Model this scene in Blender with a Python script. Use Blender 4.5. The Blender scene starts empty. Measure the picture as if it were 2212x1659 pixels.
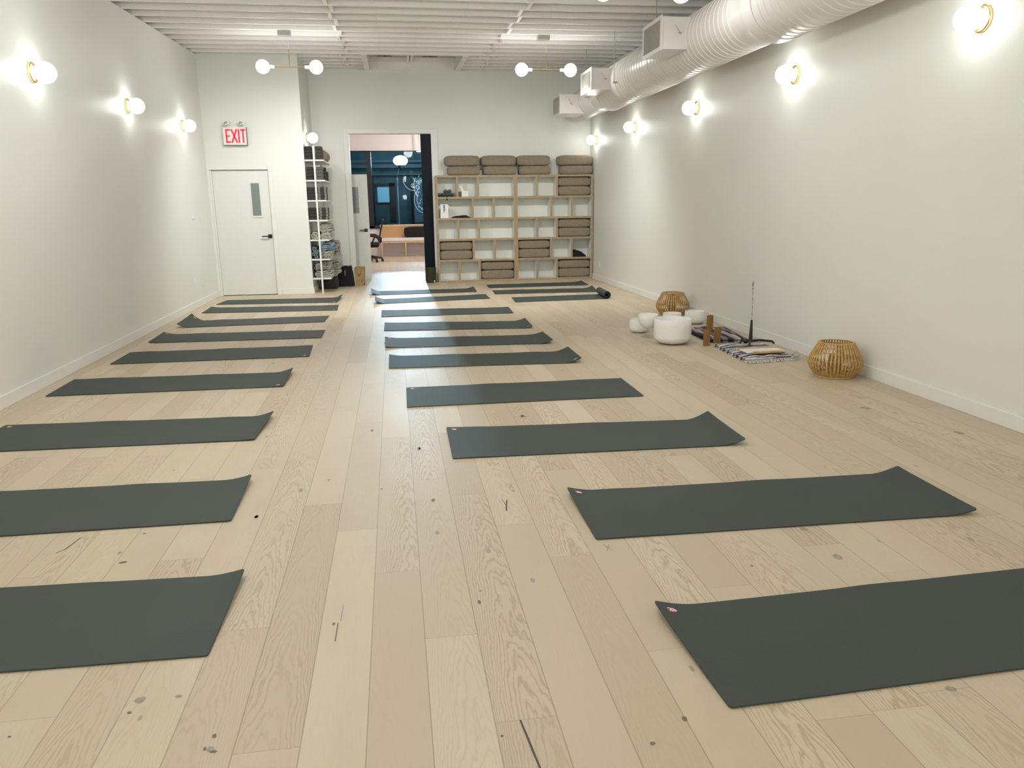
import bpy, bmesh, math, random
from mathutils import Vector, Matrix
random.seed(7)
PI = math.pi
S = bpy.context.scene
C = S.collection

# ------------------------------------------------------------------ materials
def nodes_of(name):
    m = bpy.data.materials.new(name); m.use_nodes = True
    nt = m.node_tree
    return m, nt, nt.nodes['Principled BSDF']

def mat(name, col, rough=.5, metal=0., var=.06, scale=12., bump=0., bscale=60., spec=.5, stretch=(1, 1, 1), sheen=0.):
    """procedural material: noise-varied base colour, optional noise bump"""
    m, nt, b = nodes_of(name)
    N, L = nt.nodes, nt.links
    tc = N.new('ShaderNodeTexCoord'); mp = N.new('ShaderNodeMapping'); mp.inputs['Scale'].default_value = stretch
    L.new(tc.outputs['Object'], mp.inputs['Vector'])
    nz = N.new('ShaderNodeTexNoise'); nz.inputs['Scale'].default_value = scale; nz.inputs['Detail'].default_value = 4
    L.new(mp.outputs['Vector'], nz.inputs['Vector'])
    cr = N.new('ShaderNodeValToRGB')
    lo = [max(0, c*(1-var)) for c in col]; hi = [min(1, c*(1+var)) for c in col]
    cr.color_ramp.elements[0].color = (*lo, 1); cr.color_ramp.elements[1].color = (*hi, 1)
    cr.color_ramp.elements[0].position = .3; cr.color_ramp.elements[1].position = .7
    L.new(nz.outputs['Fac'], cr.inputs['Fac']); L.new(cr.outputs['Color'], b.inputs['Base Color'])
    b.inputs['Roughness'].default_value = rough; b.inputs['Metallic'].default_value = metal
    b.inputs['Specular IOR Level'].default_value = spec
    if sheen: b.inputs['Sheen Weight'].default_value = sheen; b.inputs['Sheen Roughness'].default_value = .5
    if bump:
        n2 = N.new('ShaderNodeTexNoise'); n2.inputs['Scale'].default_value = bscale; n2.inputs['Detail'].default_value = 3
        L.new(mp.outputs['Vector'], n2.inputs['Vector'])
        bp = N.new('ShaderNodeBump'); bp.inputs['Strength'].default_value = bump; bp.inputs['Distance'].default_value = .01
        L.new(n2.outputs['Fac'], bp.inputs['Height']); L.new(bp.outputs['Normal'], b.inputs['Normal'])
    return m

def emit(name, col, strength):
    m, nt, b = nodes_of(name)
    b.inputs['Base Color'].default_value = (*[min(1, c) for c in col], 1)
    b.inputs['Emission Color'].default_value = (*col, 1); b.inputs['Emission Strength'].default_value = strength
    return m

def glass(name, tint, gloss=.08, rough=0.):
    m = bpy.data.materials.new(name); m.use_nodes = True
    nt = m.node_tree; N, L = nt.nodes, nt.links
    N.remove(N['Principled BSDF']); out = N['Material Output']
    t = N.new('ShaderNodeBsdfTransparent'); t.inputs['Color'].default_value = (*tint, 1)
    g = N.new('ShaderNodeBsdfGlossy'); g.inputs['Roughness'].default_value = rough
    fr = N.new('ShaderNodeLayerWeight'); fr.inputs['Blend'].default_value = .15
    ad = N.new('ShaderNodeMath'); ad.operation = 'MULTIPLY_ADD'; ad.inputs[1].default_value = .3; ad.inputs[2].default_value = gloss
    L.new(fr.outputs['Facing'], ad.inputs[0])
    mx = N.new('ShaderNodeMixShader'); L.new(ad.outputs[0], mx.inputs[0]); L.new(t.outputs[0], mx.inputs[1]); L.new(g.outputs[0], mx.inputs[2])
    L.new(mx.outputs[0], out.inputs['Surface'])
    return m

def stripes(name, cols, axis='Y', freq=6., rough=.9, wob=.15, wide=1.):
    """woven stripes across one axis with a ragged edge"""
    m, nt, b = nodes_of(name); N, L = nt.nodes, nt.links
    tc = N.new('ShaderNodeTexCoord'); sp = N.new('ShaderNodeSeparateXYZ'); L.new(tc.outputs['Object'], sp.inputs[0])
    nz = N.new('ShaderNodeTexNoise'); nz.inputs['Scale'].default_value = 40; L.new(tc.outputs['Object'], nz.inputs['Vector'])
    ma = N.new('ShaderNodeMath'); ma.operation = 'MULTIPLY_ADD'; ma.inputs[1].default_value = freq
    L.new(sp.outputs[axis], ma.inputs[0])
    mw = N.new('ShaderNodeMath'); mw.operation = 'MULTIPLY'; mw.inputs[1].default_value = wob; L.new(nz.outputs['Fac'], mw.inputs[0])
    L.new(mw.outputs[0], ma.inputs[2])
    fr = N.new('ShaderNodeMath'); fr.operation = 'FRACT'; L.new(ma.outputs[0], fr.inputs[0])
    cr = N.new('ShaderNodeValToRGB'); cr.color_ramp.interpolation = 'CONSTANT'
    els = cr.color_ramp.elements
    while len(els) < len(cols): els.new(.5)
    for i, (p, c) in enumerate(cols): els[i].position = p; els[i].color = (*c, 1)
    L.new(fr.outputs[0], cr.inputs['Fac']); L.new(cr.outputs['Color'], b.inputs['Base Color'])
    b.inputs['Roughness'].default_value = rough
    n2 = N.new('ShaderNodeTexNoise'); n2.inputs['Scale'].default_value = 250; L.new(tc.outputs['Object'], n2.inputs['Vector'])
    bp = N.new('ShaderNodeBump'); bp.inputs['Strength'].default_value = .5; bp.inputs['Distance'].default_value = .004
    L.new(n2.outputs['Fac'], bp.inputs['Height']); L.new(bp.outputs['Normal'], b.inputs['Normal'])
    return m

def wood_floor():
    m, nt, b = nodes_of('oak_planks'); N, L = nt.nodes, nt.links
    def M(op, a, c=None, d=None):
        n = N.new('ShaderNodeMath'); n.operation = op
        for i, v in enumerate((a, c, d)):
            if v is None: continue
            if isinstance(v, (int, float)): n.inputs[i].default_value = v
            else: L.new(v, n.inputs[i])
        return n.outputs[0]
    def mix(f, a, c, mode='MIX'):
        n = N.new('ShaderNodeMix'); n.data_type = 'RGBA'; n.blend_type = mode; n.clamp_factor = True
        if isinstance(f, (int, float)): n.inputs[0].default_value = f
        else: L.new(f, n.inputs[0])
        for i, v in ((6, a), (7, c)):
            if isinstance(v, tuple): n.inputs[i].default_value = (*v, 1)
            else: L.new(v, n.inputs[i])
        return n.outputs[2]
    uv = N.new('ShaderNodeUVMap'); uv.uv_map = 'plank'
    sp = N.new('ShaderNodeSeparateXYZ'); L.new(uv.outputs[0], sp.inputs[0]); u, v = sp.outputs[0], sp.outputs[1]
    e = N.new('ShaderNodeUVMap'); e.uv_map = 'edge'
    se = N.new('ShaderNodeSeparateXYZ'); L.new(e.outputs[0], se.inputs[0]); eu, ev = se.outputs[0], se.outputs[1]
    at = N.new('ShaderNodeAttribute'); at.attribute_name = 'tone'
    sa = N.new('ShaderNodeSeparateColor'); L.new(at.outputs['Color'], sa.inputs[0]); r1, r2, r3 = sa.outputs[0], sa.outputs[1], sa.outputs[2]
    def vec(x, y, z=0.):
        n = N.new('ShaderNodeCombineXYZ')
        for i, q in enumerate((x, y, z)):
            if isinstance(q, (int, float)): n.inputs[i].default_value = q
            else: L.new(q, n.inputs[i])
        return n.outputs[0]
    def noise(vc, sc, det=4, rough=.55):
        n = N.new('ShaderNodeTexNoise'); n.inputs['Scale'].default_value = sc; n.inputs['Detail'].default_value = det
        n.inputs['Roughness'].default_value = rough; L.new(vc, n.inputs['Vector']); return n.outputs['Fac']
    nlow = noise(vec(M('MULTIPLY', u, 5.), M('MULTIPLY', v, 1.3)), 1.0, 3)          # slow cloudy tone
    nwob = noise(vec(M('MULTIPLY', u, 16.), M('MULTIPLY', v, 3.0)), 1.0, 4)         # grain wobble
    nfine = noise(vec(M('MULTIPLY', u, 420.), M('MULTIPLY', v, 9.)), 1.0, 3)        # pores
    nmask = noise(vec(M('MULTIPLY', u, 7.), M('MULTIPLY', v, 1.0), 7.3), 1.0, 2)    # where grain shows
    # cathedral grain: contours of a paraboloid stretched along the plank
    uc = M('SUBTRACT', u, M('MULTIPLY_ADD', r2, .12, .03))
    w = M('ADD', M('MULTIPLY', M('MULTIPLY', uc, uc), 620.), M('MULTIPLY', v, 6.5))
    w = M('ADD', w, M('MULTIPLY', nwob, 5.5))
    s = M('SINE', M('MULTIPLY', w, 6.283))
    ring = M('POWER', M('MULTIPLY_ADD', s, .5, .5), 3.0)
    amt = M('MULTIPLY', M('POWER', r3, 2.2), M('MULTIPLY', M('SUBTRACT', nmask, .22), 3.0))
    amt = M('MINIMUM', M('MAXIMUM', amt, .03), .8)
    base = mix(r1, FLOOR_A, FLOOR_B)
    base = mix(M('MULTIPLY', M('SUBTRACT', r2, .45), .9), base, FLOOR_C)
    base = mix(M('MULTIPLY', M('SUBTRACT', nlow, .42), 1.5), base, FLOOR_D)
    base = mix(M('MULTIPLY', ring, M('MULTIPLY', amt, .72)), base, (.34, .25, .145))
    base = mix(M('MULTIPLY', M('SUBTRACT', nfine, .5), .55), base, (.38, .28, .17))
    # small random knots and grey mineral marks
    vo = N.new('ShaderNodeTexVoronoi'); vo.inputs['Scale'].default_value = 1.0
    L.new(vec(M('MULTIPLY', u, 3.2), M('MULTIPLY', v, 1.5)), vo.inputs['Vector'])
    dk = M('ADD', vo.outputs['Distance'], M('MULTIPLY', nwob, .03))
    kn = M('MULTIPLY', M('SUBTRACT', .052, dk), 55.); kn = M('MINIMUM', M('MAXIMUM', kn, 0), .55)
    base = mix(kn, base, (.20, .165, .125))
    # seams
    du = M('MINIMUM', eu, M('SUBTRACT', PW, eu))
    d = M('MINIMUM', du, ev)
    sm = M('MULTIPLY', M('SUBTRACT', .0022, d), 900.); sm = M('MINIMUM', M('MAXIMUM', sm, 0), .5)
    base = mix(sm, base, (.20, .145, .08))
    L.new(base, b.inputs['Base Color'])
    rg = M('MULTIPLY_ADD', nlow, .10, .42); L.new(rg, b.inputs['Roughness'])
    b.inputs['Specular IOR Level'].default_value = .5
    h = M('SUBTRACT', M('MULTIPLY_ADD', ring, -.05, M('MULTIPLY', nfine, .25)), M('MULTIPLY', sm, 1.6))
    bp = N.new('ShaderNodeBump'); bp.inputs['Strength'].default_value = .12; bp.inputs['Distance'].default_value = .001
    L.new(h, bp.inputs['Height']); L.new(bp.outputs['Normal'], b.inputs['Normal'])
    return m

PW = .1788
FLOOR_A, FLOOR_B, FLOOR_C, FLOOR_D = (.63, .53, .395), (.52, .42, .30), (.555, .435, .32), (.53, .425, .30)

def mat_rubber():
    m, nt, b = nodes_of('mat_rubber'); N, L = nt.nodes, nt.links
    tc = N.new('ShaderNodeTexCoord')
    nz = N.new('ShaderNodeTexNoise'); nz.inputs['Scale'].default_value = 2.2; nz.inputs['Detail'].default_value = 2
    L.new(tc.outputs['Object'], nz.inputs['Vector'])
    cr = N.new('ShaderNodeValToRGB'); cr.color_ramp.elements[0].position = .35; cr.color_ramp.elements[1].position = .7
    cr.color_ramp.elements[0].color = (.042, .056, .049, 1); cr.color_ramp.elements[1].color = (.047, .061, .054, 1)
    L.new(nz.outputs['Fac'], cr.inputs['Fac']); L.new(cr.outputs[0], b.inputs['Base Color'])
    n2 = N.new('ShaderNodeTexNoise'); n2.inputs['Scale'].default_value = 420; L.new(tc.outputs['Object'], n2.inputs['Vector'])
    wv = N.new('ShaderNodeTexWave'); wv.bands_direction = 'Y'; wv.inputs['Scale'].default_value = 55; L.new(tc.outputs['Object'], wv.inputs['Vector'])
    ad = N.new('ShaderNodeMath'); ad.operation = 'ADD'; L.new(n2.outputs['Fac'], ad.inputs[0]); L.new(wv.outputs['Fac'], ad.inputs[1])
    bp = N.new('ShaderNodeBump'); bp.inputs['Strength'].default_value = .22; bp.inputs['Distance'].default_value = .002
    L.new(ad.outputs[0], bp.inputs['Height']); L.new(bp.outputs['Normal'], b.inputs['Normal'])
    b.inputs['Roughness'].default_value = .62; b.inputs['Specular IOR Level'].default_value = .4
    return m

def wall_paint(name, col, rough=.42):
    m = mat(name, col, rough=rough, var=.012, scale=1.5, bump=.10, bscale=160., spec=.5)
    return m

W_ = wall_paint('wall_paint', (.785, .79, .745))
W2 = mat('ceiling_paint', (.84, .82, .79), rough=.55, var=.05, scale=3., bump=.25, bscale=25., stretch=(.15, 1, 1))
TRIM = mat('trim_paint', (.80, .80, .765), rough=.38, var=.01)
DOORP = mat('door_paint', (.76, .765, .735), rough=.40, var=.012, bump=.05, bscale=200)
FLOOR = None
RUB = mat_rubber()
BRASS = mat('brass', (.78, .56, .25), rough=.24, metal=1., var=.04)
GLOBE = emit('opal_globe', (.985, 1., .97), 10.); PGLOBE = emit('opal_pendant_globe', (.985, 1., .97), 25.)
SOCK = mat('white_socket', (.82, .81, .78), rough=.4)
BLACK = mat('black_metal', (.012, .012, .013), rough=.42, var=.2)
CAVITY = mat('bare_masonry', (.12, .105, .085), rough=.95, var=.35, scale=18, bump=.6, bscale=40)
DUCT = mat('painted_duct', (.75, .72, .69), rough=.27, var=.03, scale=4)
GRILLE = mat('grille_grey', (.42, .40, .345), rough=.5, var=.05)
GALV = mat('galvanised_steel', (.40, .39, .375), rough=.45, metal=.35, var=.12)
OAK = mat('oak_edge', (.39, .27, .145), rough=.5, var=.16, scale=9, stretch=(6, 6, 1.), bump=.1)
LAM = mat('white_laminate', (.76, .755, .70), rough=.45, var=.01)
TAUPE = mat('taupe_canvas', (.275, .22, .155), rough=.92, var=.10, scale=30, bump=.5, bscale=320, sheen=.25)
FOAM = mat('black_foam', (.028, .027, .027), rough=.8, var=.25, scale=60, bump=.3, bscale=300)
FOAMB = mat('brown_black_foam', (.050, .040, .040), rough=.8, var=.2, scale=60, bump=.3, bscale=300)
FOAMG = mat('grey_foam', (.10, .098, .090), rough=.8, var=.2, scale=60, bump=.3, bscale=300)
FOAMP = stripes('striped_foam', [(0, (.035, .034, .030)), (.25, (.20, .195, .175)), (.48, (.03, .03, .027)), (.54, (.19, .185, .165)), (.78, (.045, .043, .038))], 'X', 6.9, wob=.0)
CORD = mat('grey_cotton', (.36, .345, .31), rough=.95, var=.22, scale=45, bump=.6, bscale=180, sheen=.2)
CREAM = mat('cream_cotton', (.50, .46, .38), rough=.95, var=.2, scale=40, bump=.6, bscale=180, sheen=.2)
BLUEC = mat('blue_cotton', (.17, .26, .34), rough=.95, var=.3, scale=30, bump=.6, bscale=180, sheen=.2)
TEALC = mat('teal_cotton', (.10, .20, .25), rough=.95, var=.3, scale=30, bump=.6, bscale=180)
DARKC = mat('black_cotton', (.010, .010, .012), rough=.95, var=.3, scale=40, bump=.6, bscale=180)
RATT = mat('rattan', (.52, .315, .105), rough=.5, var=.22, scale=30, bump=.2, bscale=120)
RATTL = mat('rattan_light', (.64, .44, .20), rough=.5, var=.15, scale=30)
CANDLE = mat('amber_cup', (.42, .27, .09), rough=.4, var=.1)
WOODB = mat('brown_wood', (.27, .135, .035), rough=.45, var=.3, scale=10, stretch=(8, 8, 1), bump=.15)
KRAFT = mat('kraft_paper', (.36, .25, .11), rough=.85, var=.12, scale=14, bump=.4, bscale=30)
KRAFTD = mat('bag_inside', (.10, .05, .04), rough=.9)
GREENB = mat('green_bin', (.030, .040, .012), rough=.55, var=.15, scale=25)
NAVY = mat('navy_lacquer', (.003, .007, .013), rough=.4, var=.2, spec=.15)
LITE = mat('frosted_lite', (.20, .24, .22), rough=.22, var=.06, spec=.6)
RED = emit('exit_red', (.9, .006, .03), .85)
WHITEP = mat('white_plastic', (.80, .80, .78), rough=.35, var=.01)
LENS = mat('lamp_lens', (.45, .45, .43), rough=.15, metal=.4, var=.35, scale=60)
LEDB = emit('blue_led', (.12, .12, .9), 3.)
PINKW = wall_paint('far_room_paint', (.82, .785, .765), .5)
BENCHW = mat('ash_wood', (.66, .45, .27), rough=.5, var=.12, scale=8, stretch=(6, 6, 1))
CANE = None
SEATW = mat('white_seat', (.80, .76, .77), rough=.7, var=.03)
WGLASS = glass('window_glass', (.70, .78, .80), .006)
CLEAR = glass('clear_crystal', (.96, .96, .95), .05)
FRAMEB = mat('black_frame', (.008, .009, .011), rough=.4, var=.2)
FACADE = mat('teal_facade', (.028, .075, .088), rough=.8, var=.5, scale=1.2, bump=.2)
PALEW = emit('lit_blue_blind', (.20, .42, .55), .42)
DECAL = emit('glowing_etching', (.55, .75, .85), .35)  # no lamp: the drawing's brightness is put in as a glow
LAMPH = emit('street_lamp_lens', (.85, .95, 1.), 60.)

def frosted():
    m, nt, b = nodes_of('frosted_quartz')
    b.inputs['Base Color'].default_value = (.88, .87, .83, 1); b.inputs['Roughness'].default_value = .55
    b.inputs['Subsurface Weight'].default_value = .25; b.inputs['Subsurface Radius'].default_value = (.03, .03, .028)
    N, L = nt.nodes, nt.links
    nz = N.new('ShaderNodeTexNoise'); nz.inputs['Scale'].default_value = 300
    bp = N.new('ShaderNodeBump'); bp.inputs['Strength'].default_value = .15; bp.inputs['Distance'].default_value = .002
    L.new(nz.outputs['Fac'], bp.inputs['Height']); L.new(bp.outputs['Normal'], b.inputs['Normal'])
    return m
QUARTZ = frosted()

def cane():
    m, nt, b = nodes_of('woven_cane'); N, L = nt.nodes, nt.links
    tc = N.new('ShaderNodeTexCoord'); ck = N.new('ShaderNodeTexChecker'); ck.inputs['Scale'].default_value = 150
    ck.inputs['Color1'].default_value = (.60, .38, .18, 1); ck.inputs['Color2'].default_value = (.48, .28, .12, 1)
    L.new(tc.outputs['Object'], ck.inputs['Vector']); L.new(ck.outputs['Color'], b.inputs['Base Color']); b.inputs['Roughness'].default_value = .7
    return m
CANE = cane()

# ------------------------------------------------------------------ mesh helpers
class MB:
    def __init__(s): s.v = []; s.f = []; s.mi = []
    def add(s, vs, fs, mi=0):
        o = len(s.v); s.v += [tuple(p) for p in vs]
        for q in fs: s.f.append(tuple(i+o for i in q)); s.mi.append(mi)
        return s
    def box(s, a, b, mi=0, front=None):
        """axis box a..b; front = material index of the -y face"""
        (x0, y0, z0), (x1, y1, z1) = a, b
        vs = [(x0,y0,z0),(x1,y0,z0),(x1,y1,z0),(x0,y1,z0),(x0,y0,z1),(x1,y0,z1),(x1,y1,z1),(x0,y1,z1)]
        fs = [(3,2,1,0),(4,5,6,7),(0,1,5,4),(1,2,6,5),(2,3,7,6),(3,0,4,7)]
        o = len(s.v); s.v += vs
        for k, q in enumerate(fs): s.f.append(tuple(i+o for i in q)); s.mi.append(front if (front is not None and k == 2) else mi)
        return s
    def hexa(s, vs, mi=0):
        return s.add(vs, [(3,2,1,0),(4,5,6,7),(0,1,5,4),(1,2,6,5),(2,3,7,6),(3,0,4,7)], mi)
    def lathe(s, prof, n=32, c=(0,0,0), axis='Z', cap0=True, cap1=True, mi=0):
        """prof: (radius, height) list, turned about an axis"""
        o = len(s.v); P = []
        for r, h in prof:
            for k in range(n):
                a = 2*PI*k/n; x, y = r*math.cos(a), r*math.sin(a)
                p = {'Z': (x, y, h), 'Y': (x, h, y), 'X': (h, x, y)}[axis]
                P.append((p[0]+c[0], p[1]+c[1], p[2]+c[2]))
        s.v += P
        for i in range(len(prof)-1):
            for k in range(n):
                k2 = (k+1) % n
                s.f.append((o+i*n+k, o+i*n+k2, o+(i+1)*n+k2, o+(i+1)*n+k)); s.mi.append(mi)
        if cap0: s.f.append(tuple(o+k for k in range(n))[::-1]); s.mi.append(mi)
        if cap1: s.f.append(tuple(o+(len(prof)-1)*n+k for k in range(n))); s.mi.append(mi)
        return s
    def tube(s, pts, r, n=8, mi=0, closed=False):
        pts = [Vector(p) for p in pts]; o = len(s.v); m = len(pts)
        R = r if isinstance(r, (list, tuple)) else [r]*m
        up = Vector((0, 0, 1))
        for i, p in enumerate(pts):
            if closed: t = pts[(i+1) % m]-pts[i-1]
            else: t = pts[min(i+1, m-1)]-pts[max(i-1, 0)]
            t.normalize(); q = up if abs(t.dot(up)) < .95 else Vector((1, 0, 0))
            a = t.cross(q).normalized(); b = t.cross(a)
            for k in range(n):
                g = 2*PI*k/n; s.v.append(tuple(p+a*(R[i]*math.cos(g))+b*(R[i]*math.sin(g))))
        for i in range(m if closed else m-1):
            j = (i+1) % m
            for k in range(n):
                k2 = (k+1) % n; s.f.append((o+i*n+k, o+i*n+k2, o+j*n+k2, o+j*n+k)); s.mi.append(mi)
        if not closed:
            s.f.append(tuple(o+k for k in range(n))); s.mi.append(mi)
            s.f.append(tuple(o+(m-1)*n+k for k in range(n))); s.mi.append(mi)
        return s
    def ball(s, c, r, n=24, m=14, sc=(1, 1, 1), mi=0):
        o = len(s.v)
        for i in range(1, m):
            t = PI*i/m
            for k in range(n):
                a = 2*PI*k/n
                s.v.append((c[0]+r*sc[0]*math.sin(t)*math.cos(a), c[1]+r*sc[1]*math.sin(t)*math.sin(a), c[2]+r*sc[2]*math.cos(t)))
        s.v += [(c[0], c[1], c[2]+r*sc[2]), (c[0], c[1], c[2]-r*sc[2])]
        for i in range(m-2):
            for k in range(n):
                k2 = (k+1) % n; s.f.append((o+i*n+k, o+(i+1)*n+k, o+(i+1)*n+k2, o+i*n+k2)); s.mi.append(mi)
        T = o+(m-1)*n
        for k in range(n):
            k2 = (k+1) % n
            s.f.append((T, o+k, o+k2)); s.mi.append(mi); s.f.append((T+1, o+(m-2)*n+k2, o+(m-2)*n+k)); s.mi.append(mi)
        return s
    def build(s, name, mats, parent=None, smooth=False, bevel=0., loc=None, seg=2, recalc=True):
        me = bpy.data.meshes.new(name); me.from_pydata(s.v, [], s.f)
        if not isinstance(mats, (list, tuple)): mats = [mats]
        for m in mats: me.materials.append(m)
        for p, i in zip(me.polygons, s.mi): p.material_index = i
        if recalc:
            bm = bmesh.new(); bm.from_mesh(me); bmesh.ops.recalc_face_normals(bm, faces=bm.faces); bm.to_mesh(me); bm.free()
        if smooth:
            for p in me.polygons: p.use_smooth = True
            if smooth == 'auto': me.set_sharp_from_angle(angle=math.radians(38))
        o = bpy.data.objects.new(name, me); C.objects.link(o)
        if loc: o.location = loc
        if bevel:
            b = o.modifiers.new('bevel', 'BEVEL'); b.width = bevel; b.segments = seg; b.limit_method = 'ANGLE'
        if parent: o.parent = parent
        return o

def tag(o, label, cat, group=None):
    o['label'] = label; o['category'] = cat
    if group: o['group'] = group
    return o
def thing(name, label, cat, loc=(0, 0, 0), rz=0., group=None):
    o = bpy.data.objects.new(name, None); C.objects.link(o); o.location = loc; o.rotation_euler = (0, 0, rz); o.empty_display_size = .1
    return tag(o, label, cat, group)
def struct(o, label=None):
    o['kind'] = 'structure'
    if label: o['label'] = label
    return o
def sroot(name):
    o = bpy.data.objects.new(name, None); C.objects.link(o); return struct(o)
def copy_tree(o, parent=None):
    c = o.copy(); C.objects.link(c)
    if parent: c.parent = parent
    for ch in list(o.children): copy_tree(ch, c)
    return c

# ------------------------------------------------------------------ room measures (metres; camera stands over x=0, y=0)
XL, XR, YB, YD, Y0 = -2.946, 3.823, 15.10, 13.47, -2.2
XP = -1.40                       # side of the closet block beside the exit door
def ceil(y): return 3.651 + .036*(y-9.65)    # underside of the joists: the roof falls towards the front

# floor: one plank sheet, joints known from the photograph where they show
KNOWN = [(-.49,3.668),(-.226,3.322),(-.048,2.877),(.13,2.363),(.309,3.671),(.489,3.254),(.665,2.893),(.308,1.893),(-.407,1.882),(-.586,2.532),(-1.112,2.132),
         (1.201,2.531),(1.744,2.807),(1.923,2.529),(1.383,1.761),(.817,2.164),(.833,3.948),(-.394,5.462),(-.221,5.132)]
def build_floor():
    me = bpy.data.meshes.new('floor'); vs, fs, uvs, eds, tones = [], [], [], [], []
    xs0 = -.3185
    i0, i1 = math.floor((-3.3-xs0)/PW), math.ceil((4.1-xs0)/PW)
    yA, yB = Y0-.1, 23.9
    rnd = random.Random(11)
    for i in range(i0, i1):
        x0 = xs0+i*PW; x1 = x0+PW
        js = sorted(y for x, y in KNOWN if x0 <= x < x1)
        ys = [yA]
        y = yA
        marks = list(js)
        while y < yB:
            step = rnd.choice((1.1, 1.5, 1.9, 1.9, 2.2))*rnd.uniform(.92, 1.08)
            ny = y+step
            if marks:
                if marks[0]-y < 2.4:
                    ny = marks.pop(0)
                elif marks[0]-ny < .7: ny = y+(marks[0]-y)/2
            y = min(ny, yB); ys.append(y)
        for a, b in zip(ys, ys[1:]):
            o = len(vs); vs += [(x0, a, 0), (x1, a, 0), (x1, b, 0), (x0, b, 0)]; fs.append((o, o+1, o+2, o+3))
            off, uo = rnd.uniform(0, 400), rnd.choice((0, 1))
            fl = (lambda q: PW-q) if uo else (lambda q: q)
            uvs += [(fl(0), a+off), (fl(PW), a+off), (fl(PW), b+off), (fl(0), b+off)]
            h = (b-a)
            eds.append((h,))
            t = [rnd.random()**1.3, rnd.random(), rnd.random()]
            mid = (a+b)/2
            # planks that stand out in the photograph
            if abs(x0+PW/2-.67) < .06 and 2.9 < mid < 5.2: t = [.1, .1, 1.]
            if abs(x0+PW/2+.41) < .06 and 1.9 < mid < 3.6: t = [.95, .6, .85]
            if abs(x0+PW/2+.05) < .06 and 1. < mid < 2.87: t = [.8, 1., .3]
            if abs(x0+PW/2+.23) < .06 and 1. < mid < 3.3: t = [.1, .2, .2]
            if abs(x0+PW/2+.59) < .06 and 1. < mid < 2.5: t = [.75, .9, .7]
            if abs(x0+PW/2-.13) < .06 and 2.4 < mid < 4.2: t = [.5, .7, .6]
            tones += [(*t, 1)]*4
    me.from_pydata(vs, [], fs)
    me.uv_layers.new(name='plank'); me.uv_layers.new(name='edge'); me.color_attributes.new('tone', 'FLOAT_COLOR', 'CORNER')
    u1, u2, ca = me.uv_layers['plank'], me.uv_layers['edge'], me.color_attributes['tone']
    for p in me.polygons:
        h = eds[p.index][0]
        # the edge map folds at mid length: four corners can only carry the near end, so it stores the distance to the near joint
        e = [(0, 0), (PW, 0), (PW, h), (0, h)]
        for k, li in enumerate(p.loop_indices):
            u1.data[li].uv = uvs[p.index*4+k]; u2.data[li].uv = e[k]; ca.data[li].color = tones[p.index*4+k]
    me.materials.append(wood_floor())
    # knots, cracks and mineral marks that show in the photograph, inlaid in the boards
    km = mat('knot_wood', (.17, .14, .105), rough=.6, var=.35, scale=80)
    ck = mat('filled_crack', (.07, .062, .055), rough=.6, var=.2)
    gm = mat('grey_mineral_mark', (.31, .28, .24), rough=.5, var=.3, scale=60)
    for m in (km, ck, gm): me.materials.append(m)
    bm = bmesh.new(); bm.from_mesh(me)
    def blob(x, y, rx, ry, mi, rot=0.):
        vv = []
        for k in range(12):
            a = 2*PI*k/12; q = rnd.uniform(.75, 1.15); px, py = rx*q*math.cos(a), ry*q*math.sin(a)
            vv.append(bm.verts.new((x+px*math.cos(rot)-py*math.sin(rot), y+px*math.sin(rot)+py*math.cos(rot), .0006)))
        f = bm.faces.new(vv); f.material_index = mi
    def crack(pts, w, mi=2):
        L_, R_ = [], []
        for i, (x, y) in enumerate(pts):
            q = w*(1-.5*abs(i/(len(pts)-1)-.4))
            L_.append(bm.verts.new((x-q, y, .0006))); R_.append(bm.verts.new((x+q, y, .0006)))
        for i in range(len(pts)-1):
            f = bm.faces.new((L_[i], R_[i], R_[i+1], L_[i+1])); f.material_index = mi
    for x, y, rx, ry, mi in [(-.56,1.915,.014,.012,3),(-.548,1.902,.012,.006,1),(-.575,1.918,.004,.010,1),(-.561,1.969,.007,.009,1),(.247,2.579,.007,.018,1),(.26,2.662,.005,.01,3),(-.275,2.514,.005,.012,1),
                          (.13,3.624,.011,.020,1),(-.542,3.891,.013,.03,3),(-.412,4.019,.008,.02,3),(-.125,3.828,.005,.012,1),(-.712,3.564,.010,.02,1),(.23,1.835,.006,.005,1),
                          (-.819,2.174,.018,.018,3),(-.83,2.117,.008,.007,1),(-.709,2.175,.013,.009,3),(-1.13,2.061,.006,.006,1),(-1.181,3.163,.020,.012,1),(-1.227,3.262,.008,.02,3),
                          (-1.184,3.457,.010,.007,1),(-.711,3.568,.011,.02,1),(-1.289,4.345,.010,.008,3),(1.584,1.819,.018,.015,3),(1.362,2.677,.007,.010,1),(1.741,2.688,.02,.03,3),
                          (1.749,2.971,.016,.03,3),(.752,1.821,.009,.012,1),(.629,1.736,.010,.008,1),(.825,5.078,.030,.045,3),(.82,5.08,.012,.018,1),(-.203,4.927,.010,.03,1),(.087,4.471,.016,.04,3),(.09,4.48,.006,.03,1),
                          (3.225,4.806,.03,.05,3),(3.437,4.156,.03,.04,3),(-2.71,8.017,.02,.05,3),(-1.188,7.379,.015,.04,3)]:
        blob(x, y, rx*.9, ry*.9, mi)
    crack([(.290,1.893),(.297,1.828),(.303,1.767),(.311,1.69),(.318,1.62)], .0035)
    crack([(.470,3.42),(.477,3.471),(.492,3.56)], .004); crack([(.4775,3.49),(.470,3.57)], .002)
    crack([(-.262,2.40),(-.2605,2.52)], .0025, 1); crack([(-.252,2.53),(-.249,2.64)], .002, 3)
    crack([(-1.50,3.31),(-1.475,3.343),(-1.455,3.46)], .004, 1)
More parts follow.
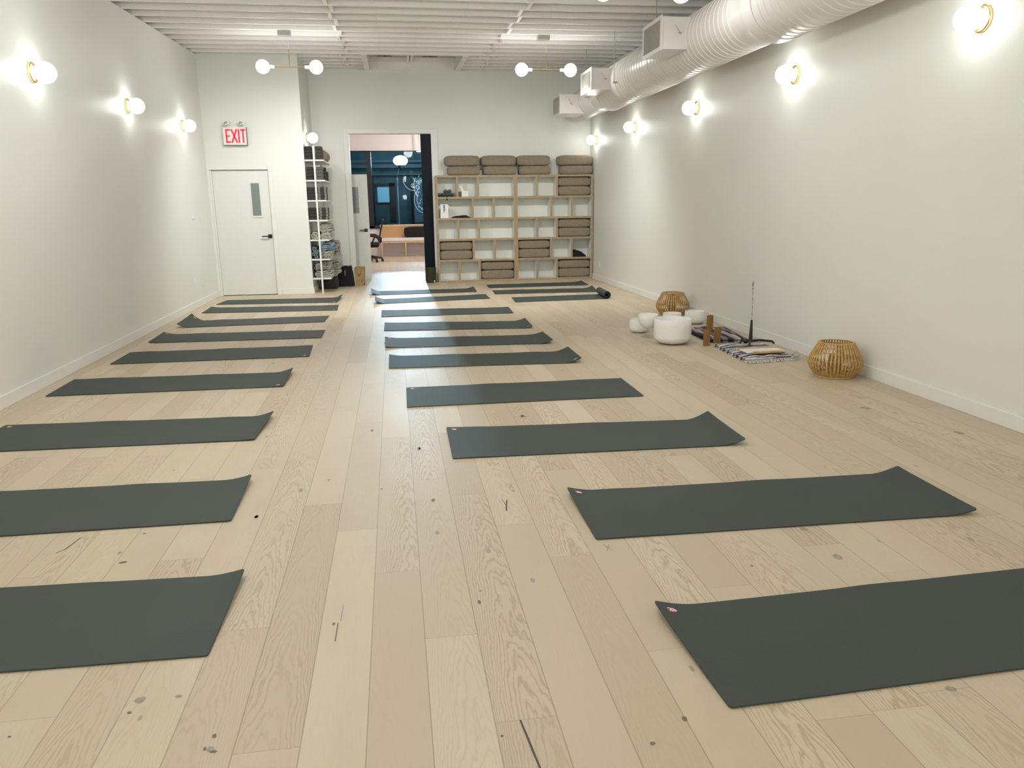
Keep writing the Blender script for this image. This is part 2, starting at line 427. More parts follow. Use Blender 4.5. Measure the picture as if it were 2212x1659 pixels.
    for dx, dy in ((.012,.03),(-.012,.03)):
        crack([(.839-dx,2.943-dy),(.839,2.943),(.839+dx,2.943+dy)], .0012, 1); crack([(.539-dx,3.75-dy*1.5),(.539,3.75),(.539+dx,3.75+dy*1.5)], .0012, 1)
    bm.to_mesh(me); bm.free()
    o = bpy.data.objects.new('floor', me); C.objects.link(o)
    struct(o, 'pale oak plank floor with knots')
    return o
build_floor()

# walls ------------------------------------------------------------
def slab_x(m, x0, x1, y0, y1, z0, mi=0, dz=0.):
    """wall running in y whose top follows the joists"""
    m.hexa([(x0,y0,z0),(x1,y0,z0),(x1,y1,z0),(x0,y1,z0),(x0,y0,ceil(y0)+dz),(x1,y0,ceil(y0)+dz),(x1,y1,ceil(y1)+dz),(x0,y1,ceil(y1)+dz)], mi)
m = MB(); slab_x(m, XL-.10, XL, Y0, YB, 0)
m.box((XL-.42, Y0, 0), (XL-.32, YB, 4.4), 1)                       # masonry behind the drywall, seen in the joist pockets
struct(m.build('wall_left', [W_, CAVITY]), 'pale grey left wall')
m = MB(); slab_x(m, XR, XR+.10, Y0, YB+.15, 0); m.box((XR+.32, Y0, 0), (XR+.42, YB+.15, 4.4), 1)
struct(m.build('wall_right', [W_, CAVITY]), 'pale grey right wall')
m = MB(); m.box((XL-.42, Y0-.12, 0), (XR+.42, Y0, 4.4)); struct(m.build('wall_front', W_))
DX0, DX1, DZ = -2.926, -1.986, 2.062                               # exit door opening
m = MB(); zt = ceil(YD)+.23
m.box((XL-.1, YD, DZ), (XP, YD+.12, zt)); m.box((XL-.1, YD, 0), (DX0, YD+.12, DZ)); m.box((DX1, YD, 0), (XP, YD+.12, DZ))
slab_x(m, XP-.12, XP, YD+.12, YB, 0, dz=.23)
struct(m.build('wall_closet', W_), 'pale grey wall block around the exit door')
OX0, OX1, OZ = -.752, .795, 2.742                                  # doorway to the front room
m = MB(); zt = ceil(YB)+.23
m.box((XP-.12, YB, 0), (OX0, YB+.15, zt)); m.box((OX1, YB, 0), (XR+.1, YB+.15, zt)); m.box((OX0, YB, OZ), (OX1, YB+.15, zt))
struct(m.build('wall_back', W_), 'pale grey back wall with tall doorway')
# baseboards
BH, BT = .098, .014
def bb(name, boxes):
    m = MB()
    for a, b in boxes: m.box(a, b)
    struct(m.build(name, TRIM, bevel=.003))
bb('baseboard_left', [((XL, Y0, 0), (XL+BT, YD-.02, BH))])
bb('baseboard_right', [((XR-BT, Y0, 0), (XR, YB, BH))])
bb('baseboard_closet', [((-1.90, YD-BT, 0), (XP+BT, YD, BH)), ((XP, YD, 0), (XP+BT, YB, BH))])
bb('baseboard_back', [((XP+BT, YB-BT, 0), (OX0-.095, YB, BH)), ((.89, YB-BT, 0), (XR-BT, YB, BH))])
# doorway casing
m = MB(); m.box((OX0-.09, YB-.016, 0), (OX0, YB, OZ+.085)); m.box((OX1-.035, YB-.016, 0), (OX1+.09, YB, OZ+.085)); m.box((OX0, YB-.016, OZ), (OX1-.035, YB, OZ+.085))
m.box((OX0-.012, YB, 0), (OX0+.007, YB+.155, OZ-.001))
struct(m.build('trim_1', TRIM, bevel=.002), 'white casing round the tall doorway')

# ceiling: deck, joists, blocking ----------------------------------
JD, JW = .235, .042
m = MB()
ya, yb = Y0-.1, YB+.2
SK = (-.30, 1.235, 13.30, 15.10)                                   # skylight opening
def deck(x0, x1, y0, y1):
    z = lambda y: ceil(y)+JD
    m.hexa([(x0,y0,z(y0)),(x1,y0,z(y0)),(x1,y1,z(y1)),(x0,y1,z(y1)),(x0,y0,z(y0)+.05),(x1,y0,z(y0)+.05),(x1,y1,z(y1)+.05),(x0,y1,z(y1)+.05)])
deck(XL-.42, XR+.42, ya, SK[2]); deck(XL-.42, SK[0], SK[2], yb); deck(SK[1], XR+.42, SK[2], yb); deck(SK[0], SK[1], SK[3], yb)
CE = struct(m.build('ceiling', W2), 'white painted roof deck and joists')
jy = []
k = 0
while 13.22-.397*k > Y0: jy.append(13.22-.397*k); k += 1
rnd = random.Random(3)
def joist(y, x0, x1):
    z = ceil(y); m = MB(); n = 14; t = JW/2
    for i in range(n):
        a, b = x0+(x1-x0)*i/n, x0+(x1-x0)*(i+1)/n
        m.hexa([(a,y-t,z),(b,y-t,z),(b,y+t,z),(a,y+t,z),(a,y-t,z+JD),(b,y-t,z+JD),(b,y+t,z+JD),(a,y+t,z+JD)])
    o = m.build('joist', W2, CE, bevel=.003, seg=1)
    return o
for y in jy: joist(y, XL-.31, XR+.31)
for k in range(1, 5):
    y = 13.22+.397*k
    if y > YB: break
    joist(y, XP-.05, SK[0]-.09); joist(y, SK[1]+.09, XR+.31)
m = MB()
def block(x, y):
    m = MB(); z = ceil(y); m.box((x-.02, y-.355/2, z+.01), (x+.02, y+.355/2, z+JD)); m.build('blocking', W2, CE)
for i in range(0, 16):
    yy = 13.22-.397*(i+.5)
    block(-.60-.045*(i % 2), yy); block(1.62+.05*(i % 2), yy)
for i in range(0, 4):
    yy = 13.22+.397*(i+.5); block(-.72+.05*(i % 2), yy); block(1.75-.05*(i % 2), yy)
# skylight well
for x in (SK[0]-.09, SK[1]):
    m = MB(); m.hexa([(x,SK[2]-.06,ceil(SK[2])-.012),(x+.09,SK[2]-.06,ceil(SK[2])-.012),(x+.09,YB,ceil(YB)-.012),(x,YB,ceil(YB)-.012),
                      (x,SK[2]-.06,4.35),(x+.09,SK[2]-.06,4.35),(x+.09,YB,4.35),(x,YB,4.35)]); m.build('trimmer_joist', W2, CE)
for x in (.385, .445):
    m = MB(); m.box((x-.02, SK[2], 3.955), (x+.02, 14.95, 4.2)); m.build('well_divider', W2, CE)
m = MB(); m.box((SK[0], YB-.03, 3.84), (SK[1], YB+.08, 4.10)); m.box((SK[0], YB-.10, 3.985), (SK[1], YB+.05, 4.2)); m.build('well_lining', W2, CE)
m = MB(); m.box((SK[0], SK[2]-.03, ceil(SK[2])), (SK[1], SK[2], 4.35)); m.build('well_lining', W2, CE)
NIGHTG = mat('night_glass', (.008, .010, .012), rough=.15, var=.1)
for n_, (x0, x1) in ((2, (SK[0], .365)), (3, (.465, SK[1]))):
    r = sroot('window_%d' % n_)
    m = MB(); m.box((x0, SK[2], 4.13), (x1, YB-.05, 4.16)); m.build('pane', NIGHTG, r)
    m = MB(); m.box((x0, YB-.20, 4.03), (x1, YB-.101, 4.13)); m.build('frame', W2, r)
    xc = x0+(x1-x0)*.42
    m = MB(); m.box((xc-.13, YB-.225, 4.035), (xc+.13, YB-.20, 4.125)); o = m.build('latch_plate', GRILLE, r)
    m = MB(); m.tube([(xc, YB-.23, 4.10), (xc+.004, YB-.235, 4.06), (xc+.01, YB-.23, 4.03)], .005); m.build('latch_hook', BLACK, o)
    r['label'] = 'dark skylight pane over the doorway, ' + ('left' if n_ == 2 else 'right') + ' of the pair'

# ------------------------------------------------------------------ doors
def lever(m, x, y, z, d):
    m.box((x-.032, y-.014, z-.032), (x+.032, y, z+.032)); m.box((x-.008, y-.05, z-.008), (x+.008, y-.01, z+.008))
    m.box((min(x, x+d*.125), y-.06, z-.009), (max(x, x+d*.125), y-.044, z+.009))
r = sroot('door_1'); r['label'] = 'closed white door with narrow glass lite under the exit sign'
m = MB(); m.box((DX0+.045, YD+.03, .012), (DX1-.012, YD+.075, 2.034)); m.build('door_leaf', DOORP, r, bevel=.003)
m = MB(); t = .012
for a, b in (((DX0-.06, YD-t, 0), (DX0+.016, YD+.1, DZ+.06)), ((DX1-.006, YD-t, 0), (DX1+.062, YD+.1, DZ+.06)), ((DX0+.016, YD-t, DZ-.02), (DX1-.006, YD+.1, DZ+.06))): m.box(a, b)
m.box((DX0+.016, YD+.015, 0), (DX0+.043, YD+.1, DZ-.02)); m.box((DX0+.016, YD+.076, 0), (DX1-.006, YD+.12, DZ-.02)); m.build('door_frame', TRIM, r, bevel=.003)
gx0, gx1, gz0, gz1 = -2.288, -2.155, 1.308, 1.828
m = MB(); m.box((gx0, YD+.024, gz0), (gx1, YD+.031, gz1)); m.build('glass_lite', LITE, r)
m = MB()
for a, b in (((gx0-.02, YD+.018, gz0-.03), (gx1+.02, YD+.03, gz0)), ((gx0-.02, YD+.018, gz1), (gx1+.02, YD+.03, gz1+.02)), ((gx0-.02, YD+.018, gz0), (gx0, YD+.03, gz1)), ((gx1, YD+.018, gz0), (gx1+.02, YD+.03, gz1))): m.box(a, b)
m.build('lite_trim', DOORP, r)
m = MB(); lever(m, -2.045, YD+.03, .972, -1); m.build('handle', BLACK, r, bevel=.003)

FY = 15.83
r = sroot('door_2'); r['label'] = 'white door with narrow lite standing open beyond the doorway'
m = MB(); m.box((-1.38, FY, .012), (-.478, FY+.045, 2.047)); m.build('door_leaf', DOORP, r, bevel=.003)
m = MB(); m.box((-.79, FY-.006, 1.307), (-.658, FY+.001, 1.808)); m.build('glass_lite', LITE, r)
m = MB()
for a, b in (((-.81, FY-.01, 1.285), (-.638, FY, 1.307)), ((-.81, FY-.01, 1.808), (-.638, FY, 1.828)), ((-.658, FY-.01, 1.307), (-.638, FY, 1.808))): m.box(a, b)
m.build('lite_trim', DOORP, r)
m = MB(); lever(m, -.548, FY, .975, -1); m.build('handle', BLACK, r, bevel=.003)
r = sroot('door_3'); r['label'] = 'dark navy sliding door panel at the right of the doorway'
m = MB(); m.box((.565, YB+.03, .004), (.83, YB+.075, 2.735)); m.build('door_leaf', NAVY, r, bevel=.003)

# ------------------------------------------------------------------ front room beyond the doorway
FXL, FXR, FB = -1.45, 2.6, 23.42
m = MB(); m.box((FXL-.1, YB+.15, 0), (FXL, FB, 3.6)); struct(m.build('wall_far_left', PINKW))
m = MB(); m.box((FXR, YB+.15, 0), (FXR+.1, FB, 3.6)); struct(m.build('wall_far_right', PINKW))
WX0, WX1, WZ0, WZ1 = -1.40, 2.4, .80, 2.992
m = MB(); m.box((FXL-.1, FB, 0), (FXR+.1, FB+.12, WZ0)); m.box((FXL-.1, FB, WZ1), (FXR+.1, FB+.12, 3.6)); m.box((FXL-.1, FB, WZ0), (WX0, FB+.12, WZ1)); m.box((WX1, FB, WZ0), (FXR+.1, FB+.12, WZ1))
struct(m.build('wall_far', PINKW), 'blush white wall round the dark window')
m = MB(); m.box((FXL-.1, YB+.15, 3.5), (FXR+.1, FB+.12, 3.6)); struct(m.build('ceiling', PINKW))
bb('baseboard_far', [((FXL, FB-.012, 0), (FXR, FB, .085))])
r = sroot('window_1'); r['label'] = 'black framed window of the front room, dark outside'
m = MB(); yf0, yf1 = FB-.05, FB+.06
for a, b in (((WX0, yf0, WZ0), (WX1, yf1, WZ0+.075)), ((WX0, yf0, WZ1-.02), (WX1, yf1, WZ1)), ((WX0, yf0, WZ0), (WX0+.06, yf1, WZ1)), ((WX1-.06, yf0, WZ0), (WX1, yf1, WZ1)),
             ((-.703, yf0, WZ0), (-.565, yf1, WZ1)), ((WX0, yf0+.02, 2.63), (-.70, yf1-.02, 2.675))): m.box(a, b)
m.build('frame', FRAMEB, r)
for x0, x1 in ((WX0+.05, -.70), (-.57, WX1-.05)):
    m = MB(); m.box((x0, FB, WZ0+.07), (x1, FB+.008, WZ1-.015)); m.build('pane', WGLASS, r)
m = MB(); rr = random.Random(5)
def curl(x, z, s, a0, a1, n=14, grow=.0):
    m.tube([(x+(s+grow*t)*math.cos(a0+(a1-a0)*t), FB-.006, z+(s+grow*t)*1.25*math.sin(a0+(a1-a0)*t)) for t in [i/n for i in range(n+1)]], .0045, 5)
curl(.93, 1.60, .30, 2.0, 4.5); curl(.95, 1.62, .24, 2.3, 4.4); curl(1.0, 2.0, .36, 2.6, 3.9); curl(.80, 2.35, .2, 3.6, 5.4); curl(.62, 2.25, .30, 3.4, 4.9)
for _ in range(26):
    x, z = rr.uniform(.60, .92), rr.uniform(1.95, 2.28) if rr.random() < .6 else rr.uniform(1.35, 1.85)
    if z < 1.9: x = rr.uniform(.74, .92)
    curl(x, z, rr.uniform(.015, .05), rr.uniform(0, 6), rr.uniform(0, 6)+2, 7)
m.build('etched_drawing', DECAL, r)
# bench under the window
t = thing('bench', 'low pale wood bench with woven cane back and white seat under the far window', 'bench', (-.40, 22.92, 0))
m = MB(); m.box((0, 0, .44), (2.0, .43, .53)); m.build('seat', SEATW, t, bevel=.015)
m = MB(); m.box((0, .01, .392), (2.0, .035, .438)); m.box((0, .40, .392), (2.0, .425, .438)); m.box((0, .035, .392), (.03, .40, .438)); m.box((1.97, .035, .392), (2.0, .40, .438)); m.build('frame', BENCHW, t)
m = MB(); m.box((.03, .395, .532), (1.97, .415, .86)); o = m.build('backrest', CANE, t); 
m = MB(); m.box((0, .385, .855), (2.0, .43, .905)); m.box((0, .39, .532), (.035, .425, .855)); m.box((.66, .39, .532), (.69, .395, .855)); m.build('back_frame', BENCHW, o)
for x in (.03, .72, 1.35, 1.94):
    for y in (.03, .40):
        m = MB(); w = .045 if x != .03 else .07
        m.hexa([(x-.014,y-.014,0),(x+.014,y-.014,0),(x+.014,y+.014,0),(x-.014,y+.014,0),(x-w/2,y-.018,.392),(x+w/2,y-.018,.392),(x+w/2,y+.018,.392),(x-w/2,y+.018,.392)]); m.build('leg', BENCHW, t)
def cushion(name, w, d, h, mt, p=3.2, nx=26, nz=14, dent=.0, parent=None):
    """soft box: superellipsoid with slightly pulled-in corners, base on z=0"""
    m = MB(); n1, n2 = 40, 20; o = []
    sg = lambda v, e: math.copysign(abs(v)**e, v)
    e1, e2 = 2/p, 2/(p+1.5)
    for i in range(1, n2):
        t = -PI/2+PI*i/n2
        for k in range(n1):
            a = 2*PI*k/n1
            ct = abs(math.cos(t))**e1
            o.append((w/2*ct*sg(math.cos(a), e2), d/2*ct*sg(math.sin(a), e2), h/2+h/2*sg(math.sin(t), e1)))
    base = len(o); o += [(0, 0, 0), (0, 0, h)]
    f = []
    for i in range(n2-2):
        for k in range(n1): f.append((i*n1+k, i*n1+(k+1) % n1, (i+1)*n1+(k+1) % n1, (i+1)*n1+k))
    for k in range(n1): f.append((base, (k+1) % n1, k)); f.append((base+1, (n2-2)*n1+k, (n2-2)*n1+(k+1) % n1))
    m.add(o, f); return m.build(name, mt, parent, smooth=True)
o = cushion('seat_cushion', .95, .16, .31, DARKC, 4.5); o.location = (.76, 23.20, .532); tag(o, 'black rectangular back cushion on the far bench', 'cushion')
# office chair
t = thing('office_chair', 'black office chair on castors beyond the open white door', 'chair', (-.66, 21.0, 0), .0)
m = MB(); m.tube([(0, 0, .09), (0, 0, .40)], .028, 12); m.build('gas_column', BLACK, t, smooth='auto')
b = MB()
for k in range(5):
    a = .25+2*PI*k/5; b.tube([(0, 0, .135), (.17*math.cos(a), .17*math.sin(a), .115), (.33*math.cos(a), .33*math.sin(a), .085)], [.04, .03, .022], 8)
bo = b.build('star_base', BLACK, t, smooth='auto')
for k in range(5):
    a = .25+2*PI*k/5; c = MB(); x, y = .33*math.cos(a), .33*math.sin(a)
    c.lathe([(.036, -.03), (.036, .03)], 14, (x, y, .036), 'X'); c.tube([(x, y, .03), (x, y, .09)], .01, 6); c.build('caster', BLACK, bo, smooth='auto')
o = cushion('seat', .50, .50, .10, BLACK, 4, parent=t); o.location = (0, 0, .42)
m = MB(); m.box((-.2, -.2, .38), (.24, .2, .43)); m.build('seat_pan', BLACK, t, bevel=.02)
m = MB(); pts = [(.24, .52), (.25, .60), (.27, .72), (.305, .88), (.34, 1.0), (.365, 1.09)]
for (x0, z0), (x1, z1) in zip(pts, pts[1:]):
    m.hexa([(x0,-.22,z0),(x0+.045,-.22,z0),(x0+.045,.22,z0),(x0,.22,z0),(x1,-.22,z1),(x1+.04,-.22,z1),(x1+.04,.22,z1),(x1,.22,z1)])
m.build('backrest', BLACK, t)
m = MB(); m.tube([(.10, 0, .43), (.24, 0, .44), (.30, 0, .52), (.30, 0, .64)], .03, 8); m.build('back_support', BLACK, t, smooth='auto')
for s in (-1, 1):
    m = MB(); m.tube([(.26, s*.27, .55), (.25, s*.27, .62), (.16, s*.27, .685), (-.15, s*.27, .70)], [.03, .035, .04, .03], 8); m.tube([(.05, s*.27, .45), (.16, s*.27, .68)], .02, 8); m.box((.0, min(s*.2, s*.28), .43), (.10, max(s*.2, s*.28), .46)); m.build('armrest', BLACK, t, smooth='auto')
# soffit light in the front room
t = thing('ceiling_light', 'small flush white ceiling light by the top of the far window', 'ceiling light', (.84, 23.05, 2.93))
m = MB(); m.lathe([(.11, .02), (.11, .03), (.03, .03), (.03, .57)], 24); m.build('mount', SOCK, t, smooth='auto')
m = MB(); m.lathe([(.0, 0), (.06, .003), (.10, .012), (.105, .02)], 24, cap0=False); m.build('diffuser', emit('flush_diffuser', (1, .95, .88), 6.), t, smooth='auto')

# ------------------------------------------------------------------ outside, seen through the window
m = MB(); m.box((-20, FB+.3, -.2), (20, 60, -.05)); struct(m.build('pavement', mat('asphalt', (.04, .045, .05), rough=.8)))
t = thing('building', 'dark teal building front across the street behind the window', 'building', (0, 46, 0))
m = MB(); m.box((-9, 0, -.1), (9, .4, 9)); m.build('wall', FACADE, t)
m = MB(); m.box((-.84, -.04, 1.66), (-.17, 0, 2.52)); m.build('lit_window', PALEW, t)
m = MB()
for a, b in (((-1.0, -.08, 2.52), (.15, 0, 2.72)), ((-.17, -.08, .6), (.20, 0, 2.75)), ((-.9, -.08, 1.58), (-.17, 0, 1.66)), ((1.05, -.06, .4), (1.22, 0, 3.4)), ((-1.1, -.06, .3), (-1.0, 0, 3.2))): m.box(a, b)
m.build('window_surround', FRAMEB, t)
m = MB(); m.box((1.22, -.05, .5), (2.6, 0, 3.0)); m.build('shop_front', mat('blue_shop_front', (.09, .17, .22), rough=.6, var=.3, scale=3), t)
m = MB(); m.box((-6, -.3, 3.55), (6, 0, 3.75)); m.box((-6, -.2, 3.15), (6, 0, 3.22)); m.box((-6, -.25, 3.86), (6, 0, 3.98)); m.build('cornice', mat('slate_cornice', (.05, .10, .13), rough=.7), t)
t = thing('lamp_post', 'bright white street floodlight on a slim post outside the far window', 'street lamp', (.30, 43.2, 0))
m = MB(); m.tube([(0, 0, -.05), (0, 0, 2.9)], .035, 8); m.tube([(0, 0, 2.9), (.1, -.2, 3.3), (.2, -.5, 3.62)], .02, 8); m.build('post', mat('pale_post', (.5, .6, .65), rough=.5), t, smooth='auto')
m = MB(); m.ball((.207, -.55, 3.77), .26, 20, 12, (1.45, .6, 1.)); m.build('lamp_head', LAMPH, t, smooth=True)
m = MB(); m.lathe([(.03, 3.28), (.16, 3.42), (.2, 3.55)], 14, (.22, -.55, 0)); m.build('lamp_shade', mat('pale_shade', (.4, .6, .65), rough=.4), t, smooth='auto')

# ------------------------------------------------------------------ exit sign
t = thing('exit_sign', 'white exit sign with red letters and two lamp heads above the closed door', 'exit sign', (-2.447, YD, 2.42))
m = MB(); m.box((-.183, -.075, 0), (.183, 0, .275)); m.build('housing', WHITEP, t, bevel=.006)
m = MB()
for a, b in (((-.183, -.079, -.004), (.183, -.0, .004)), ((.176, -.079, 0), (.1835, 0, .275))): m.box(a, b)
m.build('edge_frame', mat('grey_edge', (.22, .22, .20), rough=.5), t)
m = MB(); yl0, yl1 = -.080, -.0745; z0, z1 = .035, .243
def stroke(x0, zz0, x1, zz1, w):
    dx, dz = x1-x0, zz1-zz0; l = math.hypot(dx, dz); nx, nz = -dz/l*w/2, dx/l*w/2
    m.hexa([(x0-nx,yl0,zz0-nz),(x1-nx,yl0,zz1-nz),(x1-nx,yl1,zz1-nz),(x0-nx,yl1,zz0-nz),(x0+nx,yl0,zz0+nz),(x1+nx,yl0,zz1+nz),(x1+nx,yl1,zz1+nz),(x0+nx,yl1,zz0+nz)])
w = .023
stroke(-.128, z0, -.128, z1, w); stroke(-.137, z1-w/2, -.068, z1-w/2, w); stroke(-.137, (z0+z1)/2, -.075, (z0+z1)/2, w*.8); stroke(-.137, z0+w/2, -.068, z0+w/2, w)
stroke(-.05, z1, .033, z0, w); stroke(.033, z1, -.05, z0, w)
stroke(.063, z0, .063, z1, w); stroke(.128, z0, .128, z1, w); stroke(.092, z1-w/2, .164, z1-w/2, w)
m.build('letters', RED, t)
for x in (-.115, .115):
    m = MB(); m.lathe([(.018, 0), (.024, -.03), (.036, -.05), (.040, -.10)], 20, (x, 0, .322), 'Y'); h = m.build('lamp_head', WHITEP, t, smooth='auto')
    m = MB(); m.lathe([(.036, -.1005), (.030, -.104), (.0, -.106)], 20, (x, 0, .322), 'Y', cap1=False); m.build('lens', LENS, h, smooth='auto')
m = MB(); m.box((-.13, -.05, .27), (.13, -.012, .292)); m.build('lamp_rail', WHITEP, t)

# ------------------------------------------------------------------ wall sconces
def sconce_proto():
    t = thing('wall_sconce', '', 'wall light')
    m = MB(); m.lathe([(.084, 0), (.084, .017), (.078, .023), (.062, .024), (.04, .030), (.03, .034)], 36, axis='X'); m.build('base', BRASS, t, smooth='auto')
    m = MB(); m.ball((.108, 0, 0), .086, 32, 18); m.build('globe', GLOBE, t, smooth=True)
    return t
sc = sconce_proto()
SL = [(XL, 7.40, 2.565, 0, 'round white wall light with brass base, nearest of three on the left wall'),
      (XL, 9.80, 2.585, 0, 'round white wall light with brass base, middle of three on the left wall'),
      (XL, 12.18, 2.598, 0, 'round white wall light on the left wall, closest to the exit sign'),
      (XP, 14.02, 2.58, 0, 'round white wall light above the open shelves in the niche'),
      (XR, 4.85, 2.557, PI, 'round white wall light with brass base at the photo\'s top right corner'),
      (XR, 7.256, 2.59, PI, 'round white wall light, second nearest of five on the right wall'),
      (XR, 9.69, 2.575, PI, 'round white wall light, third of five along the right wall'),
      (XR, 12.22, 2.585, PI, 'round white wall light, second from the back corner on the right wall'),
      (XR, 14.62, 2.585, PI, 'round white wall light on the right wall, right above the bookcase corner')]
for i, (x, y, z, rz, lb) in enumerate(SL):
    o = sc if i == 0 else copy_tree(sc)
    o.location = (x, y, z); o.rotation_euler = (0, 0, rz); o['label'] = lb; o['group'] = 'globe wall lights'

# ------------------------------------------------------------------ pendants
def pendant(xc, y, label, zb=3.262):
    zc = ceil(y); t = thing('pendant_lamp', label, 'pendant lamp', (xc, y, zc), group='two globe pendants')
    d = zb-zc
    m = MB(); m.box((-.083, -.10, -.065), (.083, .02, .105)); m.build('canopy_box', GALV, t, bevel=.006)
    m = MB(); m.lathe([(.010, -.1015), (.010, -.10)], 12, (.0, 0, .01), 'Y'); m.build('knockout', BLACK, t)
    m = MB(); m.tube([(.04, -.045, -.08), (.04, -.045, d+.22)], .0022, 6); m.build('cable', SOCK, t)
    m = MB(); m.tube([(.04, -.045, d+.22), (.04, -.045, d)], .006, 8); m.tube([(-.155, -.045, d), (.23, -.045, d)], .0065, 8); m.build('stem', BRASS, t, smooth='auto')
    for s, x in ((-1, -.155), (1, .23)):
        m = MB(); m.lathe([(.010, 0), (.021, s*.006), (.021, s*.075), (.016, s*.088)], 18, (x, -.045, d), 'X'); so = m.build('socket', SOCK, t, smooth='auto')
        m = MB(); m.ball((x+s*.155, -.045, d), .088, 32, 18); m.build('globe', PGLOBE, t, smooth=True)
    return t
pendant(-1.315, 11.33, 'two globe brass pendant hanging at the left, before the closet wall')
pendant(2.175, 11.33, 'two globe brass pendant hanging beside the duct on the right')
pendant(-1.315, 7.0, 'pendant globe cut off by the photo\'s top edge on the left', 3.205)
pendant(2.175, 7.0, 'pendant globes cut off by the photo\'s top edge beside the duct', 3.205)

# ------------------------------------------------------------------ duct
t = thing('air_duct', 'large white spiral air duct with three side vents along the right ceiling', 'duct', (0, 0, 0))
DXc, DZc = 3.42, 3.131
def duct_prof(y0, y1, R, pitch=.105):
    pr = [(R, y0)]; y = y0+pitch*.7
    while y < y1-.05:
        pr += [(R, y-.011), (R+.0055, y-.005), (R+.0055, y+.005), (R, y+.011)]; y += pitch
    pr.append((R, y1)); return pr
def sect(pr):
    m = MB(); m.lathe(pr, 56, (DXc, 0, DZc), 'Y'); return m.build('duct_section', DUCT, t, smooth='auto')
sect(duct_prof(Y0+.02, 6.75, .335))
sect([(.343, 6.72), (.343, 6.90), (.335, 6.905), (.305, 7.05), (.305, 7.2)])
sect(duct_prof(7.2, 12.05, .300))
sect([(.306, 12.03), (.306, 12.2), (.262, 12.55), (.262, 12.62)])
sect(duct_prof(12.62, 14.62, .255)+[(.24, 14.63), (.0, 14.632)])
for y in (9.6, 11.0):
    sect([(.3075, y), (.3075, y+.06)])
for yn, L_, zt, zb_ in ((8.32, .60, 3.318, 3.000), (11.25, .62, 3.292, 3.004), (13.38, .57, 3.225, 2.918)):
    m = MB(); m.box((2.862, yn, zb_), (3.30, yn+L_, zt)); vb = m.build('vent_box', DUCT, t, bevel=.003)
    m = MB(); fr = .028; xg = 2.85
    for a, b in (((xg, yn-.012, zb_-.012), (xg+.018, yn+L_+.012, zb_+fr)), ((xg, yn-.012, zt-fr), (xg+.018, yn+L_+.012, zt+.012)), ((xg, yn-.012, zb_+fr), (xg+.018, yn+fr, zt-fr)), ((xg, yn+L_-fr, zb_+fr), (xg+.018, yn+L_+.012, zt-fr))): m.box(a, b)
    g = m.build('grille_frame', DUCT, vb)
    m = MB(); m.box((xg+.012, yn+fr, zb_+fr), (xg+.016, yn+L_-fr, zt-fr)); k = yn+fr+.01
    while k < yn+L_-fr: m.box((xg+.004, k, zb_+fr), (xg+.012, k+.004, zt-fr)); k += .02
    m.build('grille', GRILLE, vb)
    m = MB(); zc = (zt+zb_)/2-.0; m.lathe([(.008, -.03), (.008, 0)], 10, (3.05, yn, zc), 'Y'); m.tube([(3.0, yn-.02, zc+.075), (3.05, yn-.022, zc)], .0035, 6); m.box((3.046, yn-.024, zc-.008), (3.075, yn-.004, zc)); m.build('damper_handle', GALV, vb)
for y, x, zl in ((5.0, 3.07, 3.0), (9.17, 3.085, 3.06), (10.9, 3.085, 3.04), (12.56, 3.10, 3.06)):
    m = MB(); m.tube([(x, y, ceil(y)+.1), (x, y, zl)], .0045, 6); m.box((x-.012, y-.012, zl), (x+.06, y+.012, zl+.02)); m.build('hanger_rod', GALV, t)

# ------------------------------------------------------------------ small wall fittings
t = thing('thermostat', 'tiny sensor with a blue light on the left wall near the door', 'sensor', (XL, 12.24, 1.30))
m = MB(); m.lathe([(.016, 0), (.016, .018), (.012, .022)], 16, axis='X'); m.build('body', WHITEP, t, smooth='auto')
m = MB(); m.ball((.022, 0, 0), .014, 12, 8); m.build('light', LEDB, t, smooth=True)
def plate(name, label, cat, loc, side, w=.075, h=.118, group=None):
    t = thing(name, label, cat, loc, group=group); s = side
    m = MB(); m.box((min(0, s*.006), -w/2, -h/2), (max(0, s*.006), w/2, h/2)); m.build('cover_plate', WHITEP, t, bevel=.002)
    m = MB()
    if cat == 'switch': m.box((min(s*.006, s*.011), -.017, -.033), (max(s*.006, s*.011), .017, .033))
    else:
        for z in (-.02, .02): m.box((min(s*.006, s*.008), -.014, z-.014), (max(s*.006, s*.008), .014, z+.014))
    m.build('rocker' if cat == 'switch' else 'socket_face', TRIM, t)
plate('light_switch', 'white light switch on the left wall beside the door frame', 'switch', (XL, 12.76, 1.28), 1)
plate('power_outlet', 'white outlet low on the left wall, farther from the door', 'outlet', (XL, 11.97, .355), 1)
plate('power_outlet', 'white outlet low on the left wall, nearer the door', 'outlet', (XL, 12.43, .35), 1)
plate('power_outlet', 'white outlet low on the right wall by the bookcase', 'outlet', (XR, 14.32, .305), -1)

